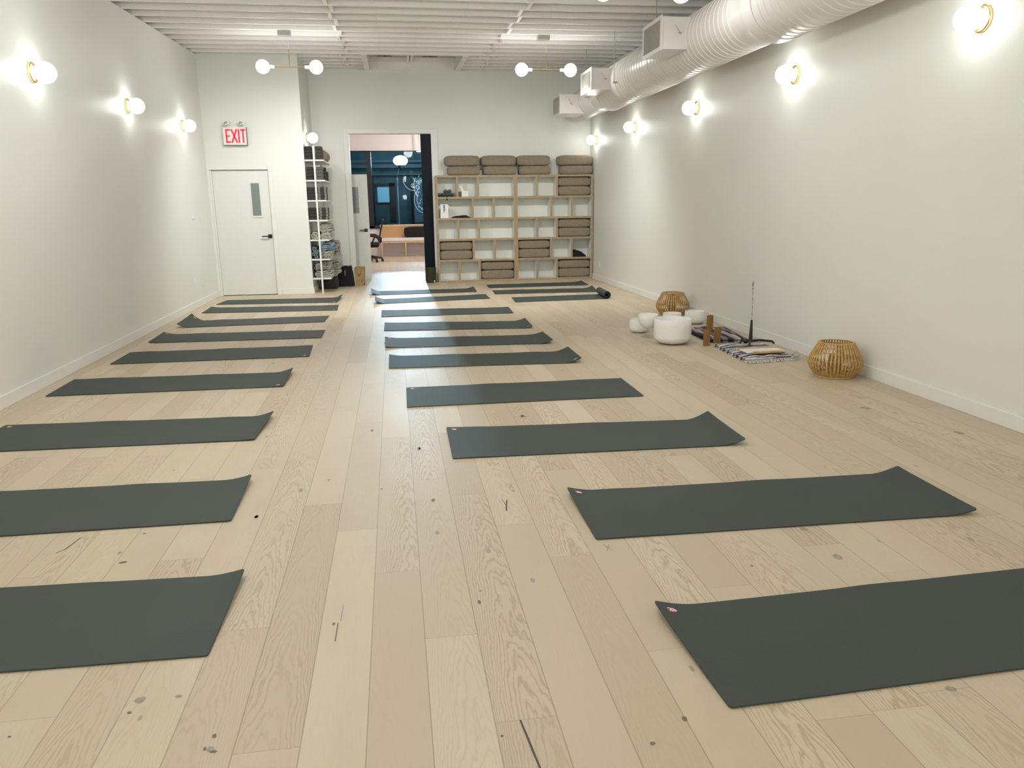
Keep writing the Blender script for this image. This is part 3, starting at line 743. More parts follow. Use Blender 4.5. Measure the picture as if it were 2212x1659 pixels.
# ------------------------------------------------------------------ yoga mats
def ease(a, p): return max(0., min(1., a))**p
MATS = [
 ('L1', [(-2.688,12.805),(-2.743,12.26),(-.918,12.066),(-.868,12.70)], (0,0,0,.055), 'RN', 'farthest black yoga mat of the left column, tip curled up by the white shelves'),
 ('L2', [(-2.72,11.855),(-2.731,11.28),(-.848,11.119),(-.87,11.709)], (.018,0,0,0), 'RN', 'second farthest black yoga mat of the left column'),
 ('L3', [(-2.66,10.493),(-2.706,9.918),(-.934,10.0),(-.917,10.56)], (.10,.05,0,0), 'LF', 'black yoga mat in the left column with its wall end curled up high'),
 ('L4', [(-2.717,9.405),(-2.728,8.83),(-.863,8.741),(-.865,9.31)], (.03,.012,0,0), 'LF', 'fourth farthest black yoga mat of the left column, slightly raised wall corner'),
 ('L5', [(-2.739,8.263),(-2.731,7.654),(-.882,7.633),(-.908,8.263)], (0,0,0,0), 'RN', 'flat black yoga mat in the left column, fifth from the back'),
 ('L6', [(-2.802,7.0),(-2.789,6.386),(-.957,6.341),(-.945,6.916)], (0,0,.005,.04), 'RN', 'fourth nearest black yoga mat of the left column, inner corner curled up'),
 ('L7', [(-2.692,5.531),(-2.732,4.913),(-.934,4.841),(-.896,5.415)], (0,0,.008,.035), 'LF', 'third nearest black yoga mat of the left column, touching the photo edge'),
 ('L8', [(-2.62,4.167),(-2.619,3.545),(-.819,3.525),(-.821,4.10)], (0,0,.004,.026), None, 'second nearest black yoga mat of the left column, cut off by the photo'),
 ('L9', [(-2.451,3.042),(-2.468,2.422),(-.669,2.378),(-.653,2.953)], (0,0,0,.024), None, 'nearest black yoga mat of the left column at the photo\'s lower left'),
 ('R1', [(-.438,13.494),(-.423,12.919),(1.336,12.948),(1.335,13.523)], (.056,.05,.01,.03), 'RN', 'farthest black yoga mat of the middle column, both ends curled'),
 ('R2', [(-.347,12.277),(-.332,11.702),(1.436,11.938),(1.438,12.542)], (.05,.055,0,0), None, 'second farthest black yoga mat of the middle column, left end curled'),
 ('R3', [(-.224,10.923),(-.22,10.293),(1.541,10.211),(1.567,10.841)], (.002,0,.005,.002), 'LN', 'third farthest black yoga mat of the middle column, lying flat in the window light'),
 ('R4', [(-.172,9.724),(-.172,9.094),(1.571,8.883),(1.577,9.458)], (.002,0,.022,.036), 'RN', 'fourth farthest black yoga mat of the middle column'),
 ('R5', [(-.156,8.527),(-.143,7.952),(1.597,7.813),(1.596,8.388)], (.02,.012,.04,.033), 'LF', 'fifth farthest black yoga mat of the middle column, level with the white bowls'),
 ('R6', [(-.103,7.473),(-.105,6.898),(1.651,6.771),(1.65,7.346)], (.018,0,.045,.048), 'RN', 'fifth nearest black yoga mat of the middle column, right end curled up'),
 ('R7', [(.038,6.092),(.032,5.47),(1.815,5.448),(1.82,6.066)], (0,0,0,0), 'LF', 'fourth nearest black yoga mat of the middle column, completely flat'),
 ('R8', [(.279,4.87),(.274,4.24),(2.032,4.168),(2.029,4.743)], (.006,0,.035,.055), 'LF', 'third nearest black yoga mat of the middle column, right end curled up'),
 ('R9', [(.806,3.599),(.809,3.024),(2.612,2.979),(2.602,3.554)], (.026,0,.022,.036), 'LF', 'second nearest black yoga mat of the middle column, right of centre'),
 ('R10', [(.861,2.412),(.896,1.838),(2.695,1.894),(2.66,2.468)], (.03,0,0,0), 'LF', 'nearest black yoga mat with round red emblem at the photo\'s lower right'),
 ('T1', [(1.633,14.078),(1.613,13.50),(3.411,13.52),(3.428,14.11)], (0,0,.01,.02), 'RN', 'farthest black yoga mat right in front of the bookcase'),
 ('T2', [(1.616,13.098),(1.591,12.521),(3.308,12.419),(3.345,12.992)], (0,0,0,.042), None, 'black yoga mat behind the half rolled one, before the bookcase'),
]
EMB_R = mat('emblem_red', (.36, .035, .055), rough=.5, var=.05)
EMB_W = mat('emblem_white', (.80, .74, .72), rough=.5, var=.02)
MT = .0055
def make_mat(code, cs, lifts, emb, label, roll=None):
    cx = sum(c[0] for c in cs)/4; cy = sum(c[1] for c in cs)/4
    LF, LN, RN, RF = [Vector((c[0]-cx, c[1]-cy, 0)) for c in cs]
    lLF, lLN, lRN, lRF = lifts
    rr = random.Random(code)
    ph = [rr.uniform(0, 6) for _ in range(4)]
    def z_at(u, v):     # u 0 left..1 right, v 0 near..1 far
        q = lambda t: ease(1-t/.08, 1.6)
        el = lLN+(lLF-lLN)*(v**1.3 if lLF > lLN else v); er = lRN+(lRF-lRN)*(v**1.3 if lRF > lRN else v)
        z = q(u)*el+q(1-u)*er
        # faint waves along the long edges
        ed = max(ease(1-(1-v)/.22, 2), ease(1-v/.22, 2)*.5)
        z += ed*.0022*max(0, math.sin(u*13+ph[0])+.5*math.sin(u*29+ph[1]))
        return z+.0012
    def P(u, v):
        # rounded corners
        rc = .012; L_, Wd = 1.78, .62
        uu, vv = u*L_, v*Wd
        for su in (0, 1):
            for sv in (0, 1):
                du = uu if su == 0 else L_-uu; dv = vv if sv == 0 else Wd-vv
                if du < rc and dv < rc:
                    ax, ay = rc-du, rc-dv; l = max(ax, ay); h = math.hypot(ax, ay)
                    if h > 1e-9:
                        f = l/h; du2, dv2 = rc-ax*f, rc-ay*f
                        uu = du2 if su == 0 else L_-du2; vv = dv2 if sv == 0 else Wd-dv2
        a, b = uu/L_, vv/Wd
        p = (LN*(1-a)+RN*a)*(1-b)+(LF*(1-a)+RF*a)*b
        return Vector((p.x, p.y, z_at(a, b)))
    us = [0, .003, .0067, .012, .02, .03, .045, .06, .08, .1, .125, .15, .175]
    us = us+[.2+.04*i for i in range(0, 16)]+[1-q for q in us[::-1]]
    vs_ = [0, .0095, .019, .04, .08, .14, .2, .3, .4, .5, .6, .7, .8, .86, .92, .96, .981, .9905, 1]
    nu, nv = len(us), len(vs_)
    m = MB(); top = [P(u, v) for v in vs_ for u in us]
    o = len(top); m.v = [tuple(p+Vector((0, 0, MT))) for p in top]+[tuple(p) for p in top]
    for j in range(nv-1):
        for i in range(nu-1):
            a = j*nu+i; m.f.append((a, a+1, a+nu+1, a+nu)); m.f.append((o+a+nu, o+a+nu+1, o+a+1, o+a)); m.mi += [0, 0]
    ring = [i for i in range(nu)]+[j*nu+nu-1 for j in range(1, nv)]+[(nv-1)*nu+i for i in range(nu-2, -1, -1)]+[j*nu for j in range(nv-2, 0, -1)]
    for a, b in zip(ring, ring[1:]+ring[:1]): m.f.append((a, o+a, o+b, b)); m.mi.append(0)
    ob = m.build('yoga_mat', RUB, smooth='auto', loc=(cx, cy, 0))
    tag(ob, label, 'yoga mat', 'black yoga mats laid out on the floor')
    if emb:
        du, dv = .048/1.78, .052/.62
        u0 = du if emb[0] == 'L' else 1-du; v0 = dv if emb[1] == 'N' else 1-dv
        def disc(name, fn, mt, parent, dz):
            m = MB(); fn(m)
            m.v = [tuple(P(u0+x/1.78, v0+y/.62)+Vector((0, 0, MT+dz))) for x, y, _ in m.v]
            return m.build(name, mt, parent, recalc=False)
        R_ = .0185
        def d1(m):
            vs = [(0, 0, 0)]+[(R_*math.cos(2*PI*k/24), R_*math.sin(2*PI*k/24), 0) for k in range(24)]
            m.add(vs, [(0, 1+k, 1+(k+1) % 24) for k in range(24)])
        e = disc('emblem', d1, EMB_R, ob, .0006)
        def ribbon(m, pts, w):
            L_, R2 = [], []
            for i, (x, y) in enumerate(pts):
                a = pts[max(i-1, 0)]; b = pts[min(i+1, len(pts)-1)]; tx, ty = b[0]-a[0], b[1]-a[1]; l = math.hypot(tx, ty) or 1
                L_.append((x-ty/l*w, y+tx/l*w, 0)); R2.append((x+ty/l*w, y-tx/l*w, 0))
            n = len(pts); m.add(L_+R2, [(i, i+n, i+n+1, i+1) for i in range(n-1)])
        def arc(cx_, cy_, rx, ry, a0, a1, n=12): return [(cx_+rx*math.cos(a0+(a1-a0)*i/n), cy_+ry*math.sin(a0+(a1-a0)*i/n)) for i in range(n+1)]
        def d2(m):
            ribbon(m, arc(-.0085, .004, .0052, .0075, 2.6, -1.3)+[(-.006, -.0075), (-.012, -.008)], .0026)
            ribbon(m, arc(.003, .003, .0045, .0062, 0, 2*PI), .0023); ribbon(m, arc(.0098, -.002, .0036, .0062, -2.4, 2.6), .0023)
            ribbon(m, [(-.001, -.011), (.001, -.004), (.006, -.009), (.0085, -.004)], .0023)
        disc('emblem_mark', d2, EMB_W, e, .0011)
    return ob
for a in MATS: make_mat(*a)
# the half rolled mat: one sheet, its right end wound into a roll
def rolled_mat():
    xa, xb = 1.765, 3.20; y0, y1 = 11.40, 12.02
    cx, cy = 2.5, 11.7; m = MB(); prof = []
    n = 30
    for i in range(n+1): prof.append((xa+(xb-xa)*i/n, .0012))
    R = .062; th0 = -PI/2; turns = 2.6; N_ = 90
    for i in range(1, N_+1):
        a = th0+turns*2*PI*i/N_; r = R-(R-.022)*i/N_
        prof.append((xb+r*math.cos(a), .0012+R+r*math.sin(a)))
    def nrm(i):
        a, b = prof[max(i-1, 0)], prof[min(i+1, len(prof)-1)]; tx, tz = b[0]-a[0], b[1]-a[1]; l = math.hypot(tx, tz); return (-tz/l, tx/l)
    ys = [y0, y0+.01, (y0+y1)/2, y1-.01, y1]; P_ = len(prof); o2 = P_*len(ys)
    skew = lambda y: (y-y0)*.06-.015
    for s in (0, 1):
        for y in ys:
            for i, (x, z) in enumerate(prof):
                nx, nz = nrm(i); m.v.append((x+nx*MT*s+skew(y)-cx, y-cy+(x-xa)*.045, z+nz*MT*s))
    for j in range(len(ys)-1):
        for i in range(P_-1):
            a = j*P_+i; m.f.append((a+P_, a+P_+1, a+1, a)); m.f.append((o2+a, o2+a+1, o2+a+P_+1, o2+a+P_)); m.mi += [0, 0]
    for j in (0, len(ys)-1):
        for i in range(P_-1):
            a = j*P_+i; m.f.append((a, a+1, o2+a+1, o2+a)); m.mi.append(0)
    for i in (0, P_-1):
        for j in range(len(ys)-1): a = j*P_+i; m.f.append((a, a+P_, o2+a+P_, o2+a)); m.mi.append(0)
    ob = m.build('yoga_mat', RUB, smooth='auto', loc=(cx, cy-.02, 0))
    tag(ob, 'black yoga mat with its right end still rolled up', 'yoga mat', 'black yoga mats laid out on the floor')
rolled_mat()

# ------------------------------------------------------------------ bookcase units
BY0, BY1 = 14.755, 15.07
def bookcase(x0, x1, label):
    t = thing('bookcase', label, 'bookcase', (x0, BY0, 0), group='oak edged cubby bookcases'); W, D, H, T = x1-x0, BY1-BY0, 1.975, .036
    F = [LAM, OAK]
    def part(name, a, b, mats=F, mi=0): m = MB(); m.box(a, b, mi, front=1); return m.build(name, mats, t, bevel=.0012, seg=1)
    part('side_panel', (0, 0, 0), (T, D, H)); part('side_panel', (W-T, 0, 0), (W, D, H))
    part('top_panel', (T, 0, H-T), (W-T, D, H)); part('bottom_panel', (T, 0, 0), (W-T, D, T))
    m = MB(); m.box((T, D-.008, T), (W-T, D, H-T)); m.build('back_panel', LAM, t)
    p = (H-T)/5
    for k in range(1, 5): part('shelf', (T, 0, k*p), (W-T, D-.008, k*p+T))
    for k in range(5):
        z0, z1 = (4-k)*p+T, (5-k)*p
        for xd in ((.392, .782) if k % 2 == 0 else (.672, 1.075)): part('divider', (xd-T/2+.012, 0.002, z0), (xd+T/2+.012, D-.008, z1))
    return t
bookcase(.800, 2.300, 'left half of the oak edged cubby bookcase, with few bolsters')
bookcase(2.302, 3.806, 'right half of the oak edged cubby bookcase, against the right wall')
PITCH = (1.975-.036)/5
def rowz(k): return (4-k)*PITCH+.036        # shelf surface of row k, counted from the top
def bolster(x, y, z, w, d, h, label, mt=TAUPE, rz=0., p=5.2):
    o = cushion('bolster', w, d, h, mt, p); o.location = (x, y, z); o.rotation_euler = (0, 0, rz); tag(o, label, 'bolster', 'taupe yoga bolsters'); return o
TOPS = [(1.325, 'leftmost pair', .645, .02), (2.01, 'second pair from the left', .65, 0.), (2.675, 'third pair from the left', .635, .0), (3.475, 'rightmost pair', .66, 0.)]
for x, nm, w, rz in TOPS:
    bolster(x+.01, 14.92, 1.976, w-.03, .30, .165, 'taupe bolster on top of the bookcase, lower of the %s' % nm, rz=-rz)
    bolster(x-.015, 14.915, 2.1425, w+.005, .31, .188, 'taupe bolster on top of the bookcase, upper of the %s' % nm, rz=rz)
CELLS = [(.800, 3, 'left', 'fourth row, left half'), (.800, 4, 'right', 'bottom row, left half'),
         (2.302, 0, 'right', 'top row, right half'), (2.302, 2, 'right', 'third row, right half'),
         (2.302, 3, 'left', 'fourth row, right half'), (2.302, 4, 'right', 'bottom row, right half')]
for x0, k, side, nm in CELLS:
    a, b = (.036, .672-.006) if side == 'left' else (.782+.03, 1.464)
    if x0 > 2: b = b if side == 'left' else 1.468
    xc = x0+(a+b)/2; w = b-a-.012
    bolster(xc, BY0+.155, rowz(k)+.001, w, .27, .172, 'lower of two taupe bolsters in the bookcase, %s' % nm, p=5)
    bolster(xc, BY0+.160, rowz(k)+.173, w, .27, .160, 'upper of two taupe bolsters in the bookcase, %s' % nm, p=5)
# dumbbells in the first cubby
def dumbbell(x, z, label, tone, y=BY0+.10):
    t = thing('dumbbell', label, 'dumbbell', (x, y, z), 0., 'dark hand weights in the top left cubby')
    for yy in (-.055, .055):
        m = MB(); m.lathe([(.026, -.022), (.036, -.016), (.036, .016), (.026, .022)], 12, (0, yy, .036), 'Y'); m.build('weight', tone, t, smooth='auto')
    m = MB(); m.tube([(0, -.05, .036), (0, .05, .036)], .013, 8); m.build('handle', tone, t, smooth='auto')
BLUEK = mat('dark_blue_vinyl', (.02, .035, .06), rough=.35, var=.2)
z = rowz(0)+.0005
for i, (x, dz, lb, tn) in enumerate([(.875, 0, 'dark hand weight, leftmost of the bottom layer in the top left cubby', BLACK), (.95, 0, 'dark hand weight, second in the bottom layer of the top left cubby', BLACK),
        (1.025, 0, 'dark hand weight, third in the bottom layer of the top left cubby', BLACK), (1.10, 0, 'dark hand weight, rightmost of the bottom layer in the top left cubby', BLACK),
        (.985, .064, 'dark hand weight, left one lying on top in the top left cubby', BLUEK), (1.06, .064, 'dark hand weight, right one lying on top in the top left cubby', BLUEK)]):
    dumbbell(x, z+dz, lb, tn)
m = MB(); m.tube([(1.0, BY0+.02, z+.004), (1.0, BY0-.006, z+.003), (1.001, BY0-.008, z-.03)], .003, 6); m.box((.988, BY0-.014, z-.065), (1.014, BY0-.004, z-.03))
tag(m.build('strap', BLACK), 'little black strap end hanging over the top cubby shelf', 'strap')
m = MB(); m.lathe([(.022, 0), (.024, .01), (.024, .085), (.018, .095)], 18); o = m.build('jar', mat('brown_jar', (.12, .09, .05), rough=.4), smooth='auto', loc=(1.252, BY0+.06, z)); tag(o, 'small brown jar in the second cubby of the top row', 'jar')
t = thing('tissue_box', 'white tissue box with a tissue standing up in the top row', 'tissue box', (1.345, BY0+.07, z))
m = MB(); m.box((-.062, -.055, 0), (.062, .055, .105)); m.build('box', WHITEP, t, bevel=.004)
m = MB(); m.hexa([(-.055,-.012,.10),(-.005,-.012,.10),(-.005,.012,.10),(-.055,.012,.10),(-.10,-.006,.20),(-.07,-.006,.21),(-.07,.012,.21),(-.10,.012,.20)]); m.add([(-.07,-.002,.205),(-.055,.0,.12),(-.02,.004,.10),(-.04,.0,.16)], [(0,1,2,3)]); m.build('tissue', WHITEP, t)
z = rowz(1)+.0005
t = thing('gift_bag', 'small white paper bag with a dark slit in the second row', 'paper bag', (.950, BY0+.075, z))
m = MB(); m.hexa([(-.075,-.05,0),(.075,-.05,0),(.075,.05,0),(-.075,.05,0),(-.07,-.04,.255),(.07,-.04,.255),(.07,.04,.255),(-.07,.04,.255)]); m.build('bag_body', WHITEP, t, bevel=.003)
m = MB(); m.add([(-.014,-.0515,.10),(-.006,-.0515,.10),(.010,-.047,.245),(-.012,-.047,.245)], [(0,1,2,3)]); m.add([(-.004,-.050,.15),(.016,-.049,.17),(.02,-.049,.165),(.0,-.050,.14)], [(0,1,2,3)]); m.build('slit', BLACK, t)
for s in (-1, 1):
    m = MB(); m.hexa([(s*.068,-.03,.20),(s*.105,-.02,.18),(s*.105,.0,.18),(s*.068,.01,.20),(s*.068,-.03,.25),(s*.09,-.02,.215),(s*.09,.0,.215),(s*.068,.01,.25)]); m.build('gusset_flap', WHITEP, t)
def heap(name, pts, d, mt, label, cat, loc):
    """soft cloth heap from an outline in x/z, rounded over its depth"""
    m = MB(); n = len(pts); ys = [(-d/2, .55), (-d*.4, .9), (-d*.15, 1.), (d*.15, .98), (d*.4, .85), (d/2, .5)]
    for j, (y, s) in enumerate(ys):
        for i, (x, zz) in enumerate(pts): m.v.append((x*(.92+.08*s), y, zz*s))
        for i, (x, zz) in enumerate(pts): m.v.append((x*(.92+.08*s), y, 0))
    q = 2*n
    for j in range(len(ys)-1):
        for i in range(n-1):
            a = j*q+i; m.f.append((a, a+1, a+q+1, a+q)); m.f.append((a+n, a+q+n, a+q+n+1, a+n+1)); m.mi += [0, 0]
    for j in (0, len(ys)-1):
        for i in range(n-1): a = j*q+i; m.f.append((a, a+n, a+n+1, a+1)); m.mi.append(0)
    for i in (0, n-1):
        for j in range(len(ys)-1): a = j*q+i; m.f.append((a, a+q, a+q+n, a+n)); m.mi.append(0)
    o = m.build(name, mt, smooth='auto', loc=loc); return tag(o, label, cat)
heap('folded_cloth', [(-.175,.004),(-.16,.02),(-.10,.035),(-.02,.042),(.04,.048),(.10,.05),(.13,.03),(.175,.012)], .22, DARKC, 'flat black folded cloth beside the white paper bag', 'cloth', (1.265, BY0+.14, z))
heap('folded_cloth', [(-.13,.02),(-.125,.13),(-.08,.138),(-.02,.12),(.04,.10),(.09,.06),(.13,.03),(.135,.004)], .22, DARKC, 'black crumpled cloth in the rightmost cubby of the fourth row', 'cloth', (2.302+1.075+.175, BY0+.14, rowz(3)+.0005))

# ------------------------------------------------------------------ open shelves in the niche
SHZ = [2.186, 1.862, 1.538, 1.216, .891, .570, .249]
SY0, SY1, SX0, SX1 = 13.475, 14.85, XP+.004, -1.092
t = thing('wall_shelf', 'white open shelf unit with seven shelves and a slim post in the niche', 'shelf', (0, 0, 0))
for z in SHZ:
    m = MB(); m.box((SX0, SY0, z-.014), (SX1, SY1, z+.010)); m.build('shelf', WHITEP, t, bevel=.002)
for y in (SY0-.012, SY1-.1):
    m = MB(); m.box((-1.259, y-.012, 0), (-1.231, y+.012, 2.41)); m.build('post', WHITEP, t, bevel=.002)
SURF = [z+.0105 for z in SHZ]
def block(x, y, z, w, d, h, mt, label):
    m = MB(); m.box((-w/2, -d/2, 0), (w/2, d/2, h)); o = m.build('yoga_block', mt, bevel=.008, loc=(x, y, z), seg=2); tag(o, label, 'yoga block', 'foam yoga blocks on the white shelves')
ORD = ['bottom', 'second from bottom', 'third from bottom', 'top']
SH = ['top shelf', 'second shelf', 'third shelf', 'fourth shelf']
stacks = [(0, -1.335, .112, .052, FOAM, 'left stack'), (0, -1.165, .108, .052, FOAMB, 'right stack'),
          (1, -1.330, .105, .052, FOAM, 'left stack'), (1, -1.170, .105, .052, FOAMG, 'right stack'),
          (2, -1.318, .148, .052, FOAM, 'left stack'), (2, -1.153, .145, .052, FOAMP, 'right stack'),
          (3, -1.318, .148, .050, FOAM, 'left stack'), (3, -1.150, .145, .050, FOAMP, 'right stack')]
for sh, x, w, h, mt, nm in stacks:
    for k in range(4):
        jx = random.uniform(-.004, .004)
        block(x+jx, SY0+.125+random.uniform(0, .01), SURF[sh]+k*(h+.0006), w, .225, h, mt, '%s foam block of the %s on the %s' % (ORD[k], nm, SH[sh]))
for k in range(4):
    block(-1.15, SY0+.38, SURF[1]+k*.0526, .105, .225, .052, FOAM, '%s black block of the stack behind on the second shelf' % ORD[k])
for k in range(3):
    block(-1.14, SY0+.66, SURF[1]+k*.0526, .105, .225, .052, FOAM, '%s black block of the rearmost stack on the second shelf' % ORD[k].replace('third from bottom', 'top'))
m = MB(); m.lathe([(.05, -.30), (.080, -.295), (.088, -.28), (.088, .28), (.080, .295), (.05, .30)], 28, axis='Y')
o = m.build('round_bolster', [TAUPE], smooth='auto', loc=(-1.14, SY0+.62, SURF[0]+.089)); tag(o, 'round brown bolster lying behind the blocks on the top shelf', 'bolster')
def fold(w, d, h, n, mt, label, loc, rz=0., sag=0., amp=.006, seed=1, fringe=None, group='folded cotton blankets on the white shelves', tilt=0., fmat=CREAM):
    """blanket folded n times: one sheet wound back and forth, swept along its depth"""
    rr = random.Random(seed); th = h/n; ts = th*.40; path = []
    for i in range(n):
        z = th*(i+.5); x0, x1 = -w/2+th/2+rr.uniform(0, .02), w/2-th/2-rr.uniform(0, .02)
        xs = [x0+(x1-x0)*q/8 for q in range(9)]
        if i % 2: xs = xs[::-1]
        path += [(x, z+rr.uniform(-1, 1)*amp*.4) for x in xs]
        if i < n-1:
            xe = xs[-1]; s = 1 if i % 2 == 0 else -1
            path += [(xe+s*th*.5*math.sin(PI*q/5), z+th*.5-th*.5*math.cos(PI*q/5)) for q in range(1, 5)]
    m = MB(); N_ = len(path); D_ = 7
    def nr(i):
        a, b = path[max(i-1, 0)], path[min(i+1, N_-1)]; tx, tz = b[0]-a[0], b[1]-a[1]; l = math.hypot(tx, tz) or 1; return -tz/l, tx/l
    for s in (-1, 1):
        for j in range(D_):
            y = -d/2+d*j/(D_-1); e = 1.-.10*abs(2*j/(D_-1)-1)**3
            for i, (x, z) in enumerate(path):
                nx, nz = nr(i); zz = z+nz*ts*s; xx = x+nx*ts*s
                wv = math.sin(y*17+z*40+seed)*amp+math.sin(x*23+seed*2)*amp
                f_ = max(0., zz)/h
                zz = max(zz+wv*f_ + tilt*xx*f_ - sag*f_*(xx/w*2)**2, .002)
                m.v.append((xx*e+wv*.6, y+wv*1.5*(1 if j in (0, D_-1) else 0), zz))
    o2 = N_*D_
    for j in range(D_-1):
        for i in range(N_-1):
            a = j*N_+i; m.f.append((a, a+1, a+N_+1, a+N_)); m.f.append((o2+a+N_, o2+a+N_+1, o2+a+1, o2+a)); m.mi += [0, 0]
    for j in (0, D_-1):
        for i in range(N_-1): a = j*N_+i; m.f.append((a, o2+a, o2+a+1, a+1)); m.mi.append(0)
    for i in (0, N_-1):
        for j in range(D_-1): a = j*N_+i; m.f.append((a, a+N_, o2+a+N_, o2+a)); m.mi.append(0)
    o = m.build('blanket', mt, smooth='auto', loc=loc); o.rotation_euler = (0, 0, rz); tag(o, label, 'blanket', group)
    if fringe:
        m = MB()
        for k in range(fringe):
            x = -w/2*.9+w*.9*k/(fringe-1)+rr.uniform(-.01, .01); z0 = rr.uniform(.25, .95)*h
            p = [(x, -d/2-.004, z0)]
            for q in range(1, 6): p.append((p[-1][0]+rr.uniform(-.014, .014), -d/2-.010-.003*q-rr.uniform(0, .006), max(.004, z0-q*.016+rr.uniform(-.006, .006))))
            m.tube(p, .0042, 5)
        m.build('fringe', fmat, o, smooth=True)
    return o
yF = SY0+.33
fold(.14, .52, .13, 4, CREAM, 'cream fringed blanket at the left of the fifth shelf', (-1.318, yF, SURF[4]), seed=2, fringe=16, amp=.010)
fold(.15, .54, .115, 4, CREAM, 'cream fringed blanket under the striped one on the fifth shelf', (-1.150, yF, SURF[4]), seed=3, fringe=20, amp=.010)
fold(.19, .58, .125, 5, mat('taupe_cotton', (.42, .385, .335), rough=.95, var=.2, scale=40, bump=.6, bscale=180), 'light folded blanket with wavy dark layers on the fifth shelf', (-1.135, yF+.03, SURF[4]+.130), rz=-.06, seed=4, amp=.006, tilt=-.22)
fold(.115, .55, .20, 5, TEALC, 'teal blanket at the left of the sixth shelf', (-1.338, yF, SURF[5]), seed=5, amp=.010, fringe=8, fmat=CORD)
fold(.16, .56, .125, 4, CORD, 'grey fringed blanket under the blue one on the sixth shelf', (-1.135, yF, SURF[5]), seed=6, fringe=16, amp=.010)
fold(.19, .58, .115, 4, BLUEC, 'blue grey folded blanket lying on top on the sixth shelf', (-1.125, yF+.03, SURF[5]+.142), seed=7, amp=.006, tilt=-.12)
fold(.26, .48, .27, 7, CORD, 'grey blanket pile at the rear of the sixth shelf, bulging out', (-1.105, yF+.70, SURF[5]), seed=8, amp=.014, sag=.02)
fold(.31, .60, .12, 4, CORD, 'flat grey folded blanket at the bottom of the lowest shelf', (-1.226, yF, SURF[6]), seed=9, amp=.007)
fold(.28, .58, .115, 4, CORD, 'grey blanket with dark folds lying on top on the lowest shelf', (-1.225, yF+.01, SURF[6]+.138), seed=10, amp=.013, fringe=14, fmat=CORD)
fold(.25, .27, .25, 6, CORD, 'grey blanket pile at the rear of the lowest shelf', (-1.11, yF+.53, SURF[6]), seed=12, amp=.012)
m = MB(); m.box((-.15, -.16, 0), (.15, .16, .20)); o = m.build('storage_bag', mat('dark_grey_cloth', (.03, .031, .028), rough=.9, var=.2), bevel=.03, loc=(-1.19, 14.30, 0)); tag(o, 'dark grey bag on the floor under the lowest shelf', 'bag')

# bags and bin by the doorway
t = thing('tote_bag', 'black tote bag standing on the floor beside the white shelves', 'bag', (-.925, 14.635, 0))
m = MB(); m.hexa([(-.155,-.13,0),(.155,-.13,0),(.155,.13,0),(-.155,.13,0),(-.125,-.075,.375),(.125,-.075,.375),(.125,.075,.375),(-.125,.075,.375)]); m.build('bag_body', DARKC, t, bevel=.015)
m = MB(); m.box((-.012, -.109, .20), (.006, -.092, .30)); m.build('zip_pull', mat('grey_metal', (.18, .18, .18), rough=.4, metal=.6), t)
m = MB(); m.tube([(-.12+.03*i, -.072+.006*math.sin(i*2.1), .378+.005*math.sin(i*1.7)) for i in range(9)], .006, 6); m.tube([(.125, -.07, .37), (.135, -.085, .33), (.132, -.10, .29)], .007, 6); m.build('edge_binding', mat('grey_binding', (.32, .32, .31), rough=.8), t)
t = thing('paper_bag', 'brown paper bag with handle beside the black tote', 'paper bag', (-.665, 14.66, 0), -.12)
m = MB()
x0, y0_, x1, y1_ = .072, .075, .088, .085
Hh = .345
vsb = [(-x0,-y0_,0),(x0,-y0_,0),(x0,y0_,0),(-x0,y0_,0),(-x1,-y1_,Hh-.02),(x1,-y1_,Hh-.03),(x1,y1_,Hh),(-x1,y1_,Hh)]
m.add(vsb, [(3,2,1,0),(0,1,5,4),(1,2,6,5),(2,3,7,6),(3,0,4,7)])
ob = m.build('bag_body', KRAFT, t); sdm = ob.modifiers.new('thick', 'SOLIDIFY'); sdm.thickness = .003
m = MB(); m.box((-.074, -.072, .01), (.074, .072, .31)); m.build('bag_lining', KRAFTD, t)
m = MB(); m.tube([(-.045, -.090, Hh-.03), (-.03, -.094, Hh-.09), (.0, -.095, Hh-.135), (.025, -.095, Hh-.13), (.05, -.092, Hh-.05)], .006, 6); m.build('handle', KRAFT, t, smooth='auto')
m = MB(); m.add([(-.012,-.0845,.17),(.0,-.0845,.17),(.004,-.086,.23),(-.008,-.086,.23)], [(0,1,2,3)]); m.add([(.03,-.081,.06),(.045,-.081,.062),(.048,-.082,.11),(.035,-.082,.10)], [(0,1,2,3)]); m.build('printed_mark', KRAFTD, t)
t = thing('waste_bin', 'dark green tapered waste bin at the right of the doorway', 'bin', (.655, 14.83, 0))
m = MB(); m.lathe([(.082, 0), (.086, .01), (.106, .275), (.110, .283), (.104, .283), (.082, .02)], 32, cap1=True); m.build('bin_body', GREENB, t, smooth='auto')
m = MB(); m.box((.055, -.088, .012), (.07, -.070, .05)); m.build('tag', WHITEP, t)

